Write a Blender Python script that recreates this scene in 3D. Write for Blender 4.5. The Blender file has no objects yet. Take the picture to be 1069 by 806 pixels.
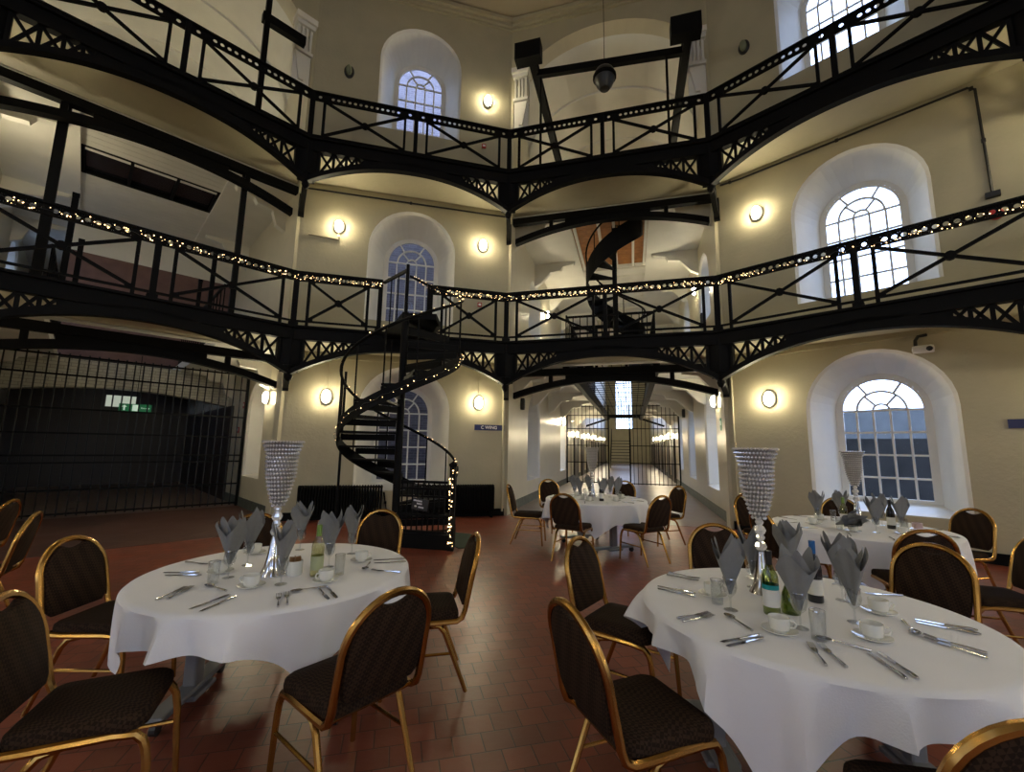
import bpy, math, random
from mathutils import Vector, Matrix
random.seed(7)
PI = math.pi
C = bpy.context.scene.collection
def R(d): return math.radians(d)

# ------------------------------------------------------------------ camera numbers
FPX = 452.86
CAM = Vector((0.2303, -0.9966, 1.55))
CR = Vector((0.99985446, 0.00712138, 0.01550291)); CU = Vector((-0.01434931, -0.14047246, 0.9899806)); CF = Vector((-0.00922776, 0.99005897, 0.14034983))
def at(u, v, z):                     # a point of a horizontal surface at height z
    d = CF*FPX + CR*(u-534.5) - CU*(v-403)
    return CAM + d*((z-CAM.z)/d.z)
RW = 9.2956; AP = 8.9788; RG = 8.0655; APG = 7.7907; HW = RW*math.sin(R(15)); HG = RG*math.sin(R(15))
D1, D2, TOP = 3.75, 7.65, 13.0

# ------------------------------------------------------------------ materials
MATS = {}
def mat(name, col, rough=.6, metal=0., emit=None, estr=0., spec=.5, noise=0., nscale=6., bump=0., bscale=40., coat=0.):
    m = bpy.data.materials.new(name); m.use_nodes = True; MATS[name] = m
    nt = m.node_tree; b = nt.nodes['Principled BSDF']
    b.inputs['Base Color'].default_value = (*col, 1); b.inputs['Roughness'].default_value = rough; b.inputs['Metallic'].default_value = metal
    b.inputs['Specular IOR Level'].default_value = spec; b.inputs['Coat Weight'].default_value = coat
    if emit: b.inputs['Emission Color'].default_value = (*emit, 1); b.inputs['Emission Strength'].default_value = estr
    tc = None
    if noise or bump:
        tc = nt.nodes.new('ShaderNodeTexCoord')
    if noise:
        n = nt.nodes.new('ShaderNodeTexNoise'); n.inputs['Scale'].default_value = nscale; n.inputs['Detail'].default_value = 5
        nt.links.new(tc.outputs['Object'], n.inputs['Vector'])
        r = nt.nodes.new('ShaderNodeValToRGB')
        r.color_ramp.elements[0].position = .3; r.color_ramp.elements[1].position = .7
        r.color_ramp.elements[0].color = (*[c*(1-noise) for c in col], 1); r.color_ramp.elements[1].color = (*[min(1, c*(1+noise*.6)) for c in col], 1)
        nt.links.new(n.outputs['Fac'], r.inputs['Fac']); nt.links.new(r.outputs['Color'], b.inputs['Base Color'])
    if bump:
        n2 = nt.nodes.new('ShaderNodeTexNoise'); n2.inputs['Scale'].default_value = bscale; n2.inputs['Detail'].default_value = 3
        nt.links.new(tc.outputs['Object'], n2.inputs['Vector'])
        bp = nt.nodes.new('ShaderNodeBump'); bp.inputs['Strength'].default_value = bump; bp.inputs['Distance'].default_value = .02
        nt.links.new(n2.outputs['Fac'], bp.inputs['Height']); nt.links.new(bp.outputs['Normal'], b.inputs['Normal'])
    return m
CREAM = mat('cream paint', (.46, .42, .29), .55, noise=.08, nscale=1.5, bump=.25, bscale=14)
WHITE = mat('white paint', (.78, .76, .70), .5, noise=.05, nscale=2, bump=.1, bscale=10)
GLOSSW = mat('gloss white paint', (.66, .61, .47), .28, noise=.05, nscale=2, bump=.12, bscale=5)
IRON = mat('black iron paint', (.0028, .0028, .003), .6, spec=.12)
STEEL = mat('dark steel', (.02, .021, .023), .35, metal=.6)
GOLD = mat('gold metal', (.50, .27, .07), .26, metal=1., noise=.12, nscale=9)
SILVER = mat('polished steel', (.62, .62, .64), .12, metal=1.)
CLOTH = mat('white linen', (.90, .89, .89), .8, noise=.03, nscale=3, bump=.12, bscale=160)
NAPKIN = mat('grey paper', (.20, .20, .195), .8, noise=.06, nscale=30)
CHINA = mat('white china', (.78, .77, .70), .18, coat=.4)
TEA = mat('tea dregs', (.25, .14, .06), .4)
PLASTIC = mat('black plastic', (.012, .012, .013), .4)
GREYPL = mat('grey powder coat', (.20, .20, .21), .45)
SIGNBLUE = mat('sign blue', (.012, .02, .10), .45)
SIGNWHITE = mat('sign white', (.85, .85, .85), .5)
RED = mat('red plastic', (.45, .02, .02), .4)
MAT_GREEN = mat('green mat', (.035, .06, .042), .9, noise=.3, nscale=60)
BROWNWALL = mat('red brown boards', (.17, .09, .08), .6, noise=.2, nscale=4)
DADO = mat('grey green skirting', (.10, .115, .10), .5, noise=.3, nscale=8)
DARKPANEL = mat('dark door and gloom paint', (.03, .022, .02), .4)
ORANGE = mat('orange boards', (.42, .17, .045), .5, noise=.25, nscale=9)
LAMPON = mat('lit diffuser', (.9, .85, .7), .4, emit=(1., .87, .58), estr=105.)
LAMPFAR = mat('lit far diffuser', (.9, .85, .7), .4, emit=(1., .84, .54), estr=210.)
LAMPOFF = mat('unlit diffuser', (.20, .22, .14), .25)
FAIRY = mat('fairy bulb', (.9, .7, .4), .4, emit=(1., .64, .28), estr=3.5)
FAIRY.cycles.emission_sampling = 'NONE'
EXITG = mat('exit green', (.01, .16, .06), .4, emit=(.02, .5, .16), estr=.05)
EXITW = mat('exit white', (.8, .9, .8), .4, emit=(.7, 1., .8), estr=.2)
SPEAKER = mat('speaker dark', (.02, .02, .02), .4)
CARPETG = mat('exterior ground', (.12, .13, .14), .9)
HEDGE = mat('outside dark wall', (.030, .028, .028), .9, noise=.4, nscale=2)
SLATE = mat('outside slate roof', (.15, .16, .17), .8, noise=.15, nscale=3)
SKYLIGHT = mat('dark roof glass', (.012, .013, .018), .12, noise=.4, nscale=30)

def tile_mat(name, c1, c2, mortar, w, h, rough, rot, bump=.5, ms=.004, offset=.5):
    m = bpy.data.materials.new(name); m.use_nodes = True; nt = m.node_tree; b = nt.nodes['Principled BSDF']
    tc = nt.nodes.new('ShaderNodeTexCoord'); mp = nt.nodes.new('ShaderNodeMapping'); mp.inputs['Rotation'].default_value = (0, 0, rot)
    br = nt.nodes.new('ShaderNodeTexBrick'); br.inputs['Scale'].default_value = 1.; br.inputs['Brick Width'].default_value = w; br.inputs['Row Height'].default_value = h
    br.inputs['Mortar Size'].default_value = ms; br.inputs['Mortar Smooth'].default_value = .3; br.offset = offset
    br.inputs['Color1'].default_value = (*c1, 1); br.inputs['Color2'].default_value = (*c2, 1); br.inputs['Mortar'].default_value = (*mortar, 1)
    nt.links.new(tc.outputs['Object'], mp.inputs['Vector']); nt.links.new(mp.outputs['Vector'], br.inputs['Vector'])
    n = nt.nodes.new('ShaderNodeTexNoise'); n.inputs['Scale'].default_value = 1.3; n.inputs['Detail'].default_value = 6
    nt.links.new(tc.outputs['Object'], n.inputs['Vector'])
    mx = nt.nodes.new('ShaderNodeMixRGB'); mx.blend_type = 'OVERLAY'; mx.inputs['Fac'].default_value = .45
    nt.links.new(br.outputs['Color'], mx.inputs['Color1']); nt.links.new(n.outputs['Fac'], mx.inputs['Color2'])
    nt.links.new(mx.outputs['Color'], b.inputs['Base Color'])
    rr = nt.nodes.new('ShaderNodeMapRange'); rr.inputs['To Min'].default_value = max(.2, rough-.12); rr.inputs['To Max'].default_value = rough+.16
    nt.links.new(n.outputs['Fac'], rr.inputs['Value']); nt.links.new(rr.outputs['Result'], b.inputs['Roughness'])
    n3 = nt.nodes.new('ShaderNodeTexNoise'); n3.inputs['Scale'].default_value = 9; n3.inputs['Detail'].default_value = 3
    nt.links.new(tc.outputs['Object'], n3.inputs['Vector'])
    ad = nt.nodes.new('ShaderNodeMath'); ad.operation = 'MULTIPLY_ADD'; ad.inputs[1].default_value = -1.; 
    nt.links.new(br.outputs['Fac'], ad.inputs[0]); nt.links.new(n3.outputs['Fac'], ad.inputs[2])
    bp = nt.nodes.new('ShaderNodeBump'); bp.inputs['Strength'].default_value = bump; bp.inputs['Distance'].default_value = .006
    nt.links.new(ad.outputs['Value'], bp.inputs['Height']); nt.links.new(bp.outputs['Normal'], b.inputs['Normal'])
    MATS[name] = m
    return m
TILES = tile_mat('red quarry tiles', (.26, .068, .038), (.175, .050, .030), (.07, .024, .016), .16, .155, .33, R(-15))
SLABS = tile_mat('dark stone slabs', (.085, .037, .03), (.065, .03, .026), (.13, .085, .06), 1.15, 1.5, .45, R(45), .3, .012)
CORFLOOR = tile_mat('worn corridor floor', (.22, .16, .135), (.19, .14, .115), (.10, .07, .06), 0.6, 0.6, .30, R(-15), .15)
BRICKOUT = tile_mat('outside brick', (.20, .17, .19), (.145, .12, .14), (.26, .24, .25), .23, .08, .8, 0, .2, .008)
BRICKIN = tile_mat('white painted brick', (.55, .53, .44), (.48, .46, .38), (.30, .29, .24), .23, .08, .6, 0, .4, .008)
for bm_ in (BRICKOUT, BRICKIN):
    mp_ = [n for n in bm_.node_tree.nodes if n.type == 'MAPPING'][0]; mp_.inputs['Rotation'].default_value = (R(90), 0, 0)

def fabric_mat(name, c1, c2, sc):
    m = bpy.data.materials.new(name); m.use_nodes = True; nt = m.node_tree; b = nt.nodes['Principled BSDF']
    b.inputs['Roughness'].default_value = .85; b.inputs['Specular IOR Level'].default_value = .08
    tc = nt.nodes.new('ShaderNodeTexCoord'); mp = nt.nodes.new('ShaderNodeMapping'); mp.inputs['Rotation'].default_value = (.3, .3, R(45))
    ch = nt.nodes.new('ShaderNodeTexChecker'); ch.inputs['Scale'].default_value = sc
    ch.inputs['Color1'].default_value = (*c1, 1); ch.inputs['Color2'].default_value = (*c2, 1)
    nt.links.new(tc.outputs['Object'], mp.inputs['Vector']); nt.links.new(mp.outputs['Vector'], ch.inputs['Vector']); nt.links.new(ch.outputs['Color'], b.inputs['Base Color'])
    return m
FABRIC = fabric_mat('brown patterned fabric', (.040, .023, .0135), (.019, .0115, .0075), 75)

def glass_mat(name, col, opac, rough=.02):
    m = bpy.data.materials.new(name); m.use_nodes = True; nt = m.node_tree; nt.nodes.remove(nt.nodes['Principled BSDF'])
    tr = nt.nodes.new('ShaderNodeBsdfTransparent'); tr.inputs['Color'].default_value = (*col, 1)
    gl = nt.nodes.new('ShaderNodeBsdfGlossy'); gl.inputs['Roughness'].default_value = rough
    fr = nt.nodes.new('ShaderNodeLayerWeight'); fr.inputs['Blend'].default_value = .12
    ad = nt.nodes.new('ShaderNodeMath'); ad.operation = 'ADD'; ad.inputs[1].default_value = opac; ad.use_clamp = True
    mx = nt.nodes.new('ShaderNodeMixShader')
    nt.links.new(fr.outputs['Facing'], ad.inputs[0]); nt.links.new(ad.outputs['Value'], mx.inputs['Fac'])
    nt.links.new(tr.outputs['BSDF'], mx.inputs[1]); nt.links.new(gl.outputs['BSDF'], mx.inputs[2]); nt.links.new(mx.outputs['Shader'], nt.nodes['Material Output'].inputs['Surface'])
    return m
PANE = glass_mat('window glass', (.93, .95, 1.), .0)
CLEAR = glass_mat('clear table glass', (.95, .96, .96), .06)
BGREEN = glass_mat('green bottle glass', (.55, .62, .30), .05)
BDARK = mat('dark wine bottle', (.008, .008, .01), .08, coat=.5)
CRYSTAL = mat('crystal beads', (.97, .95, .94), .08, metal=.6)

# ------------------------------------------------------------------ mesh builder
class MB:
    def __init__(s): s.v = []; s.f = []; s.mi = []; s.T = None; s.m = 0
    def add(s, vs, fs):
        o = len(s.v)
        for p in vs:
            p = Vector(p); s.v.append(s.T @ p if s.T else p)
        for f in fs: s.f.append([i+o for i in f]); s.mi.append(s.m)
    def box(s, c, d, rz=0., M=None):
        hx, hy, hz = d[0]/2, d[1]/2, d[2]/2
        vs = [Vector((x, y, z)) for x in (-hx, hx) for y in (-hy, hy) for z in (-hz, hz)]
        if rz: vs = [Matrix.Rotation(rz, 3, 'Z') @ q for q in vs]
        if M is not None: vs = [M @ q for q in vs]
        s.add([q+Vector(c) for q in vs], [(0, 1, 3, 2), (4, 6, 7, 5), (0, 4, 5, 1), (2, 3, 7, 6), (0, 2, 6, 4), (1, 5, 7, 3)])
    def bar(s, p, q, w, h, up=(0, 0, 1)):   # rectangular bar from p to q; w sideways, h along up
        p = Vector(p); q = Vector(q); d = (q-p).normalized(); up = Vector(up)
        sx = d.cross(up)
        if sx.length < 1e-4: sx = d.cross(Vector((0, 1, 0)))
        sx.normalize(); uz = sx.cross(d)
        vs = [e+sx*a*w/2+uz*b*h/2 for e in (p, q) for a, b in ((-1, -1), (1, -1), (1, 1), (-1, 1))]
        s.add(vs, [(3, 2, 1, 0), (4, 5, 6, 7), (0, 1, 5, 4), (1, 2, 6, 5), (2, 3, 7, 6), (3, 0, 4, 7)])
    def tube(s, pts, r, n=8, cap=True, sx=1., closed=False):
        pts = [Vector(p) for p in pts]; N = len(pts)
        rs = r if isinstance(r, (list, tuple)) else [r]*N
        tg = []
        for i in range(N):
            a = pts[(i-1) % N if closed else max(i-1, 0)]; b = pts[(i+1) % N if closed else min(i+1, N-1)]
            t = (b-a); tg.append(t.normalized() if t.length > 1e-9 else Vector((0, 0, 1)))
        nrm = tg[0].orthogonal().normalized(); vs = []; fs = []
        for i in range(N):
            nrm = nrm - tg[i]*nrm.dot(tg[i])
            if nrm.length < 1e-6: nrm = tg[i].orthogonal()
            nrm.normalize(); bn = tg[i].cross(nrm)
            for k in range(n):
                a = 2*PI*k/n; vs.append(pts[i]+(nrm*math.cos(a)+bn*math.sin(a)*sx)*rs[i])
        for i in range(N if closed else N-1):
            for k in range(n):
                j = (i+1) % N; fs.append((i*n+k, i*n+(k+1) % n, j*n+(k+1) % n, j*n+k))
        if cap and not closed: fs.append(tuple(range(n-1, -1, -1))); fs.append(tuple(range((N-1)*n, N*n)))
        s.add(vs, fs)
    def lathe(s, prof, n=20, c=(0, 0, 0), cap=True):
        vs = []; fs = []; N = len(prof)
        for r, z in prof:
            for k in range(n):
                a = 2*PI*k/n; vs.append((c[0]+r*math.cos(a), c[1]+r*math.sin(a), c[2]+z))
        for i in range(N-1):
            for k in range(n): fs.append((i*n+k, i*n+(k+1) % n, (i+1)*n+(k+1) % n, (i+1)*n+k))
        if cap:
            if prof[0][0] > 1e-5: fs.append(tuple(range(n-1, -1, -1)))
            if prof[-1][0] > 1e-5: fs.append(tuple(range((N-1)*n, N*n)))
        s.add(vs, fs)
    def prism(s, poly, y0, y1):          # polygon in x,z extruded along y
        n = len(poly)
        s.add([(x, y0, z) for x, z in poly]+[(x, y1, z) for x, z in poly],
              [tuple(range(n)), tuple(range(2*n-1, n-1, -1))]+[(i, i+n, (i+1) % n+n, (i+1) % n) for i in range(n)])
    def slab(s, poly, z0, z1):           # polygon in x,y extruded along z
        n = len(poly)
        s.add([(x, y, z0) for x, y in poly]+[(x, y, z1) for x, y in poly],
              [tuple(range(n-1, -1, -1)), tuple(range(n, 2*n))]+[(i, (i+1) % n, (i+1) % n+n, i+n) for i in range(n)])
    def strip(s, a, b):                  # quads between two outlines
        n = len(a); s.add(list(a)+list(b), [(i, i+1, n+i+1, n+i) for i in range(n-1)])
    def octa(s, c, r, rz=1.):
        c = Vector(c); s.add([c+Vector(p)*r for p in ((1, 0, 0), (-1, 0, 0), (0, 1, 0), (0, -1, 0), (0, 0, rz), (0, 0, -rz))],
              [(0, 2, 4), (2, 1, 4), (1, 3, 4), (3, 0, 4), (2, 0, 5), (1, 2, 5), (3, 1, 5), (0, 3, 5)])
    def build(s, name, m, parent=None, smooth=False, kind=None, loc=None, rz=0., bevel=0.):
        me = bpy.data.meshes.new(name); me.from_pydata([tuple(p) for p in s.v], [], s.f)
        for q in (m if isinstance(m, (list, tuple)) else [m]): me.materials.append(q)
        for i, p in enumerate(me.polygons): p.material_index = s.mi[i]; p.use_smooth = smooth
        me.update()
        o = bpy.data.objects.new(name, me); C.objects.link(o)
        if smooth: 
            try: me.set_sharp_from_angle(angle=R(40))
            except Exception: pass
        if parent: o.parent = parent
        if loc is not None: o.location = loc
        o.rotation_euler = (0, 0, rz)
        if kind: o['kind'] = kind
        if bevel:
            b = o.modifiers.new('b', 'BEVEL'); b.width = bevel; b.segments = 2; b.limit_method = 'ANGLE'
        return o
def thing(name, label, cat, loc=(0, 0, 0), rz=0., group=None):
    o = bpy.data.objects.new(name, None); C.objects.link(o); o.empty_display_size = .1
    o.location = loc; o.rotation_euler = (0, 0, rz); o['label'] = label; o['category'] = cat
    if group: o['group'] = group
    return o
def tag(o, label, cat, group=None):
    o['label'] = label; o['category'] = cat
    if group: o['group'] = group
    return o
def dup(root, loc, rz, label, group=None):
    r = root.copy(); C.objects.link(r); r.location = loc; r.rotation_euler = (0, 0, rz); r['label'] = label
    if group: r['group'] = group
    for ch in list(root.children):
        c = ch.copy(); C.objects.link(c); c.parent = r
        for g in list(ch.children):
            d = g.copy(); C.objects.link(d); d.parent = c
    return r
def frm(az, ap, z=0.):               # frame on a wall: x to the right, y outwards, z up
    a = R(az); return Vector((math.sin(a)*ap, math.cos(a)*ap, z)), -a
def fmat(az, ap, z=0.):
    l, r = frm(az, ap, z); return Matrix.Translation(l) @ Matrix.Rotation(r, 4, 'Z')
def text_mesh(name, body, size, m, parent, M, depth=.002):
    cu = bpy.data.curves.new(name, 'FONT'); cu.body = body; cu.size = size; cu.align_x = 'CENTER'; cu.align_y = 'CENTER'; cu.extrude = depth; cu.offset = size*.012
    to = bpy.data.objects.new(name, cu); C.objects.link(to); bpy.context.view_layer.update()
    me = bpy.data.meshes.new_from_object(to.evaluated_get(bpy.context.evaluated_depsgraph_get()))
    bpy.data.objects.remove(to); me.name = name; me.materials.clear(); me.materials.append(m); me.transform(M)
    o = bpy.data.objects.new(name, me); C.objects.link(o); o.parent = parent
    return o
TXT = Matrix.Rotation(R(90), 4, 'X')     # text lying in x,y -> facing -y

# ------------------------------------------------------------------ the shell
def wall_arch(mb, x0, x1, z0, z1, groups, reveal=.75, N=18):
    """wall sheet in the x,z plane with arched openings and splayed white reveals (material 1)."""
    x = x0
    for cx, r, g, ops in sorted(groups):
        mb.m = 0; mb.add([(x, 0, z0), (cx-r, 0, z0), (cx-r, 0, z1), (x, 0, z1)], [(0, 1, 2, 3)])
        xs = [cx-r*math.cos(PI*i/N) for i in range(N+1)]; hs = [r*math.sin(PI*i/N) for i in range(N+1)]
        for i in range(N):
            a, b = xs[i], xs[i+1]; ca = cb = z0
            for sill, spring in sorted(ops):
                mb.add([(a, 0, ca), (b, 0, cb), (b, 0, sill), (a, 0, sill)], [(0, 1, 2, 3)])
                ca, cb = spring+hs[i], spring+hs[i+1]
            mb.add([(a, 0, ca), (b, 0, cb), (b, 0, z1), (a, 0, z1)], [(0, 1, 2, 3)])
        for sill, spring in ops:
            mb.m = 1; rings = []
            for rr, y, sz in ((r, 0, sill), (r-.05, .05, sill+.01), (g+.09, reveal-.05, sill+.10), (g+.07, reveal, sill+.12), (g, reveal, sill+.14)):
                o = [(cx-rr, y, sz), (cx-rr, y, (sz+spring)/2)]+[(cx-rr*math.cos(PI*i/N), y, spring+rr*math.sin(PI*i/N)) for i in range(N+1)]+[(cx+rr, y, (sz+spring)/2), (cx+rr, y, sz), (cx-rr, y, sz)]
                rings.append(o)
            for a, b in zip(rings, rings[1:]): mb.strip(a, b)
        x = cx+r
    mb.m = 0; mb.add([(x, 0, z0), (x1, 0, z0), (x1, 0, z1), (x, 0, z1)], [(0, 1, 2, 3)])

WG = .60
WIN = [(.58, 2.32), (4.36, 6.10), (9.16, 11.08)]      # sill, spring of the three window rows
wcount = [0]
def window(az, ap, cx, sill, spring, g=WG, y=.75, rows=4, name=None):
    wcount[0] += 1
    l, rz = frm(az, ap); nm = 'window_%d' % wcount[0]
    z0 = sill+.14
    f = MB()
    def arc(rr, w, y0, a0=0., a1=PI, n=20):
        pts = [(cx-rr*math.cos(a0+(a1-a0)*i/n), spring+rr*math.sin(a0+(a1-a0)*i/n)) for i in range(n+1)]
        pin = [(cx-(rr-w)*math.cos(a0+(a1-a0)*i/n), spring+(rr-w)*math.sin(a0+(a1-a0)*i/n)) for i in range(n+1)]
        for yy in (y0, y0+.04): f.strip([(p[0], yy, p[1]) for p in pts], [(p[0], yy, p[1]) for p in pin])
        f.strip([(p[0], y0, p[1]) for p in pin], [(p[0], y0+.04, p[1]) for p in pin])
    arc(g, .04, y)
    for sx in (-1, 1): f.box((cx+sx*(g-.02), y+.02, (z0+spring)/2), (.04, .04, spring-z0))
    f.box((cx, y+.02, z0+.025), (2*g, .05, .05))
    fr = f.build(nm, WHITE, None, kind='structure', loc=l, rz=rz)
    f = MB(); b = .034
    for k in range(1, 5): f.box((cx-g+2*g*k/5, y+.02, (z0+spring)/2), (b, .03, spring-z0))
    for k in range(0, rows): f.box((cx, y+.021, z0+(spring-z0)*(k+1)/rows), (2*g-.04, .03, b))
    arc(g*.61, b, y+.005); arc(g*.22, b*.9, y+.005)
    for a, r0, r1 in ((R(58), .6, 1.), (R(122), .6, 1.), (R(50), .2, .6), (R(130), .2, .6)):
        f.bar((cx+g*r0*math.cos(a), y+.02, spring+g*r0*math.sin(a)), (cx+g*r1*math.cos(a), y+.02, spring+g*r1*math.sin(a)), .03, b)
    f.build('glazing_bars', WHITE, fr)
    f = MB()
    o = [(cx+g, z0), (cx+g, spring)]+[(cx+g*math.cos(PI*i/18), spring+g*math.sin(PI*i/18)) for i in range(19)]+[(cx-g, z0)]
    f.add([(p[0], y+.03, p[1]) for p in o], [tuple(range(len(o)))])
    f.build('glass', PANE, fr)
    lt = bpy.data.lights.new('sky_portal', 'AREA'); lt.shape = 'RECTANGLE'; lt.size = 2*g; lt.size_y = spring+g-z0; lt.cycles.is_portal = True
    lo = bpy.data.objects.new('sky_portal', lt); C.objects.link(lo)
    M = fmat(az, ap) @ Matrix.Translation((cx, y+.1, (z0+spring+g)/2)) @ Matrix.Rotation(R(-90), 4, 'X')
    lo.matrix_world = M
    return fr

def seg_wall(name, az, cx, wins=True):
    mb = MB()
    wall_arch(mb, -HW-.001, HW+.001, 0, TOP, [(cx, 1.0, WG, WIN)] if wins else [])
    l, rz = frm(az, AP); o = mb.build(name, [CREAM, WHITE], None, kind='structure', loc=l, rz=rz)
    if wins:
        for s, sp in WIN: window(az, AP, cx, s, sp)
    return o
seg_wall('wall_centre', -15, .07)
seg_wall('wall_right', 45, -.03)
for i, az in enumerate((75, 105, 135, 165, 195, 225, 255, 285)):
    seg_wall('wall_rear_%d' % (i+1), az, 0., wins=az in (105, 135, 165, 195, 225, 255))

# floor: one red-tiled sheet with the corridor floors on it
mb = MB(); mb.slab([(RW*1.02*math.sin(R(30*k)), RW*1.02*math.cos(R(30*k))) for k in range(12)][::-1], -.2, 0)
mb.build('floor', TILES, kind='structure')
for nm, az, a0, a1, m in (('floor_corridor', 15, AP-.02, 53, CORFLOOR), ('floor_wing', -45, 11.9, 22, CORFLOOR), ('floor_threshold', -45, 7.9, 11.9, SLABS)):
    l, rz = frm(az, 0); mb = MB(); mb.slab([(-2.5, a0), (2.5, a0), (2.5, a1), (-2.5, a1)], -.15, .004); mb.build(nm, m, kind='structure', loc=l, rz=rz)
# ceiling with stepped plaster rings
mb = MB()
def ring(r0, z0, r1, z1):
    mb.strip([(r0*math.sin(R(30*k)), r0*math.cos(R(30*k)), z0) for k in range(13)], [(r1*math.sin(R(30*k)), r1*math.cos(R(30*k)), z1) for k in range(13)])
for a, b in (((9.35, 12.95), (8.2, 12.95)), ((8.2, 12.95), (8.2, 12.88)), ((8.2, 12.88), (7.9, 12.88)), ((7.9, 12.88), (7.9, 13.0)), ((7.9, 13.0), (7.3, 13.0)), ((7.3, 13.0), (7.3, 12.9)), ((7.3, 12.9), (6.9, 12.9)), ((6.9, 12.9), (6.9, 13.1)), ((6.9, 13.1), (.05, 13.1))): ring(*a, *b)
mb.build('ceiling', mat('ceiling cream', (.48, .42, .30), .7), kind='structure')
n = 0
for az in (-45, -15, 15, 45):
    l, rz = frm(az, AP); mb = MB()
    for d, h, z in ((.06, .05, 12.70), (.12, .08, 12.77), (.2, .1, 12.86)): mb.box((0, -d/2, z), (2*HW-.02*d, d, h))
    n += 1; mb.build('trim_%d' % n, CREAM, kind='structure', loc=l, rz=rz)
for az in (-15, 45):
    l, rz = frm(az, AP); mb = MB(); mb.box((0, -.02, .08), (2*HW-.03, .04, .16)); n += 1
    mb.build('baseboard_%s' % ('centre' if az < 0 else 'right'), IRON, kind='structure', loc=l, rz=rz)

# wing mouths: spandrel walls over a wide arch
def wing_mouth(name, az):
    mb = MB(); a, sp, hgt = 2.34, 10.55, 1.78; N = 28
    mb.add([(-HW, 0, 0), (-a, 0, 0), (-a, 0, TOP), (-HW, 0, TOP)], [(0, 1, 2, 3)]); mb.add([(a, 0, 0), (HW, 0, 0), (HW, 0, TOP), (a, 0, TOP)], [(0, 1, 2, 3)])
    pts = [(-a*math.cos(PI*i/N), sp+hgt*math.sin(PI*i/N)) for i in range(N+1)]
    mb.strip([(p[0], 0, p[1]) for p in pts], [(p[0], 0, TOP) for p in pts])
    mb.m = 1; mb.strip([(p[0], 0, p[1]) for p in pts], [(p[0]*.97, .35, sp+(p[1]-sp)*.96) for p in pts])
    for s in (-1, 1): mb.add([(s*a, 0, 0), (s*a, .35, 0), (s*a, .35, sp), (s*a, 0, sp)], [(0, 1, 2, 3)])
    l, rz = frm(az, AP); mb.build(name, [CREAM, GLOSSW], kind='structure', loc=l, rz=rz)
    for s in (-1, 1):                  # fluted corbels below the arch
        mb = MB(); x = s*2.14
        mb.prism([(x-.2*s*0-.19, 9.8), (x+.19, 9.8), (x+.19, 11.3), (x-.19, 11.3)], .02, .16)
        mb.box((x, .0, 11.36), (.46, .34, .14)); mb.box((x, .02, 11.24), (.40, .26, .10))
        for k in range(4): mb.bar((x-.14+.093*k, -.02, 11.18), (x-.14+.093*k, .0, 10.62), .05, .09, (0, 1, 0))
        mb.box((x, .02, 10.56), (.40, .2, .08)); mb.prism([(x-.17, 10.5), (x+.17, 10.5), (x+.05, 9.85), (x-.05, 9.85)], -.04, .04)
        global n; n += 1; mb.build('trim_%d' % n, WHITE, kind='structure', loc=l, rz=rz)
wing_mouth('wall_wing_left', -45); wing_mouth('wall_wing_centre', 15)

S = 2.45
def wing_shell(az, tag_, end, recL, recR):
    sfx = tag_
    for side, sgn in (('left', -1), ('right', 1)):
        mb = MB(); recs = recL if sgn < 0 else recR; g = []
        for c, r, ops, op in recs: g.append((c*-sgn, r, r-.22, ops))
        wall_arch(mb, *(sorted((-sgn*8.95, -sgn*end))), 0, TOP-.3, g, reveal=.62)
        mb.m = 1
        for c, r, ops, op in recs:             # blank backs of the recesses, or a real window
            for s0, sp in ops:
                if op: window(az+90*sgn, S, c*-sgn, s0, sp, r-.22, .62); continue
                mb.add([(c*-sgn-r, .63, s0), (c*-sgn+r, .63, s0), (c*-sgn+r, .63, sp+r), (c*-sgn-r, .63, sp+r)], [(0, 1, 2, 3)])
        l, rz = frm(az+90*sgn, S); mb.build('wall_%s_%s' % (sfx, side), [GLOSSW, WHITE], kind='structure', loc=l, rz=rz)
        mb = MB(); xx = sorted((-sgn*9.0, -sgn*end)); mb.box(((xx[0]+xx[1])/2, -.015, .11), (xx[1]-xx[0], .03, .22)); mb.build('baseboard_%s_%s' % (sfx, side), DADO, kind='structure', loc=l, rz=rz)
    # barrel vault with ribs over the top storey
    l, rz = frm(az, 0); mb = MB(); N = 20
    def arc(y, k=1., dz=0.): return [(-S*1.02*k*math.cos(PI*i/N), y, 10.5+(1.85*k)*math.sin(PI*i/N)+dz) for i in range(N+1)]
    y = AP+.3
    while y < end:
        y2 = min(end, y+2.2)
        mb.strip(arc(y), arc(y2)); mb.strip(arc(y2-.34, .965), arc(y2-.12, .965)); mb.strip(arc(y2-.34), arc(y2-.34, .965)); mb.strip(arc(y2-.12, .965), arc(y2-.12, .98)); mb.strip(arc(y2-.12, .98), arc(y2, .98))
        y = y2
    mb.build('ceiling_%s' % sfx, WHITE, kind='structure', loc=l, rz=rz)
WREC = [(.74, 2.36)]; WR1 = [(.60, 2.30), (5.0, 6.0)]
wing_shell(15, 'corridor', 52, [(12.3, .88, WR1, 1), (18.2, .85, WR1, 1), (24, .85, WREC, 0)], [(11.5, .9, WR1, 1), (15.4, .9, WR1, 1), (19.0, .8, WREC, 1), (24, .8, WREC, 0)])
wing_shell(-45, 'wing', 21, [(10.9, .7, WREC, 0), (13.6, .85, [(4.5, 6.0)], 1), (17.2, 1.0, [(4.5, 6.2), (8.6, 10.2)], 1)], [(11.2, .72, WREC, 0)])

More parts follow.
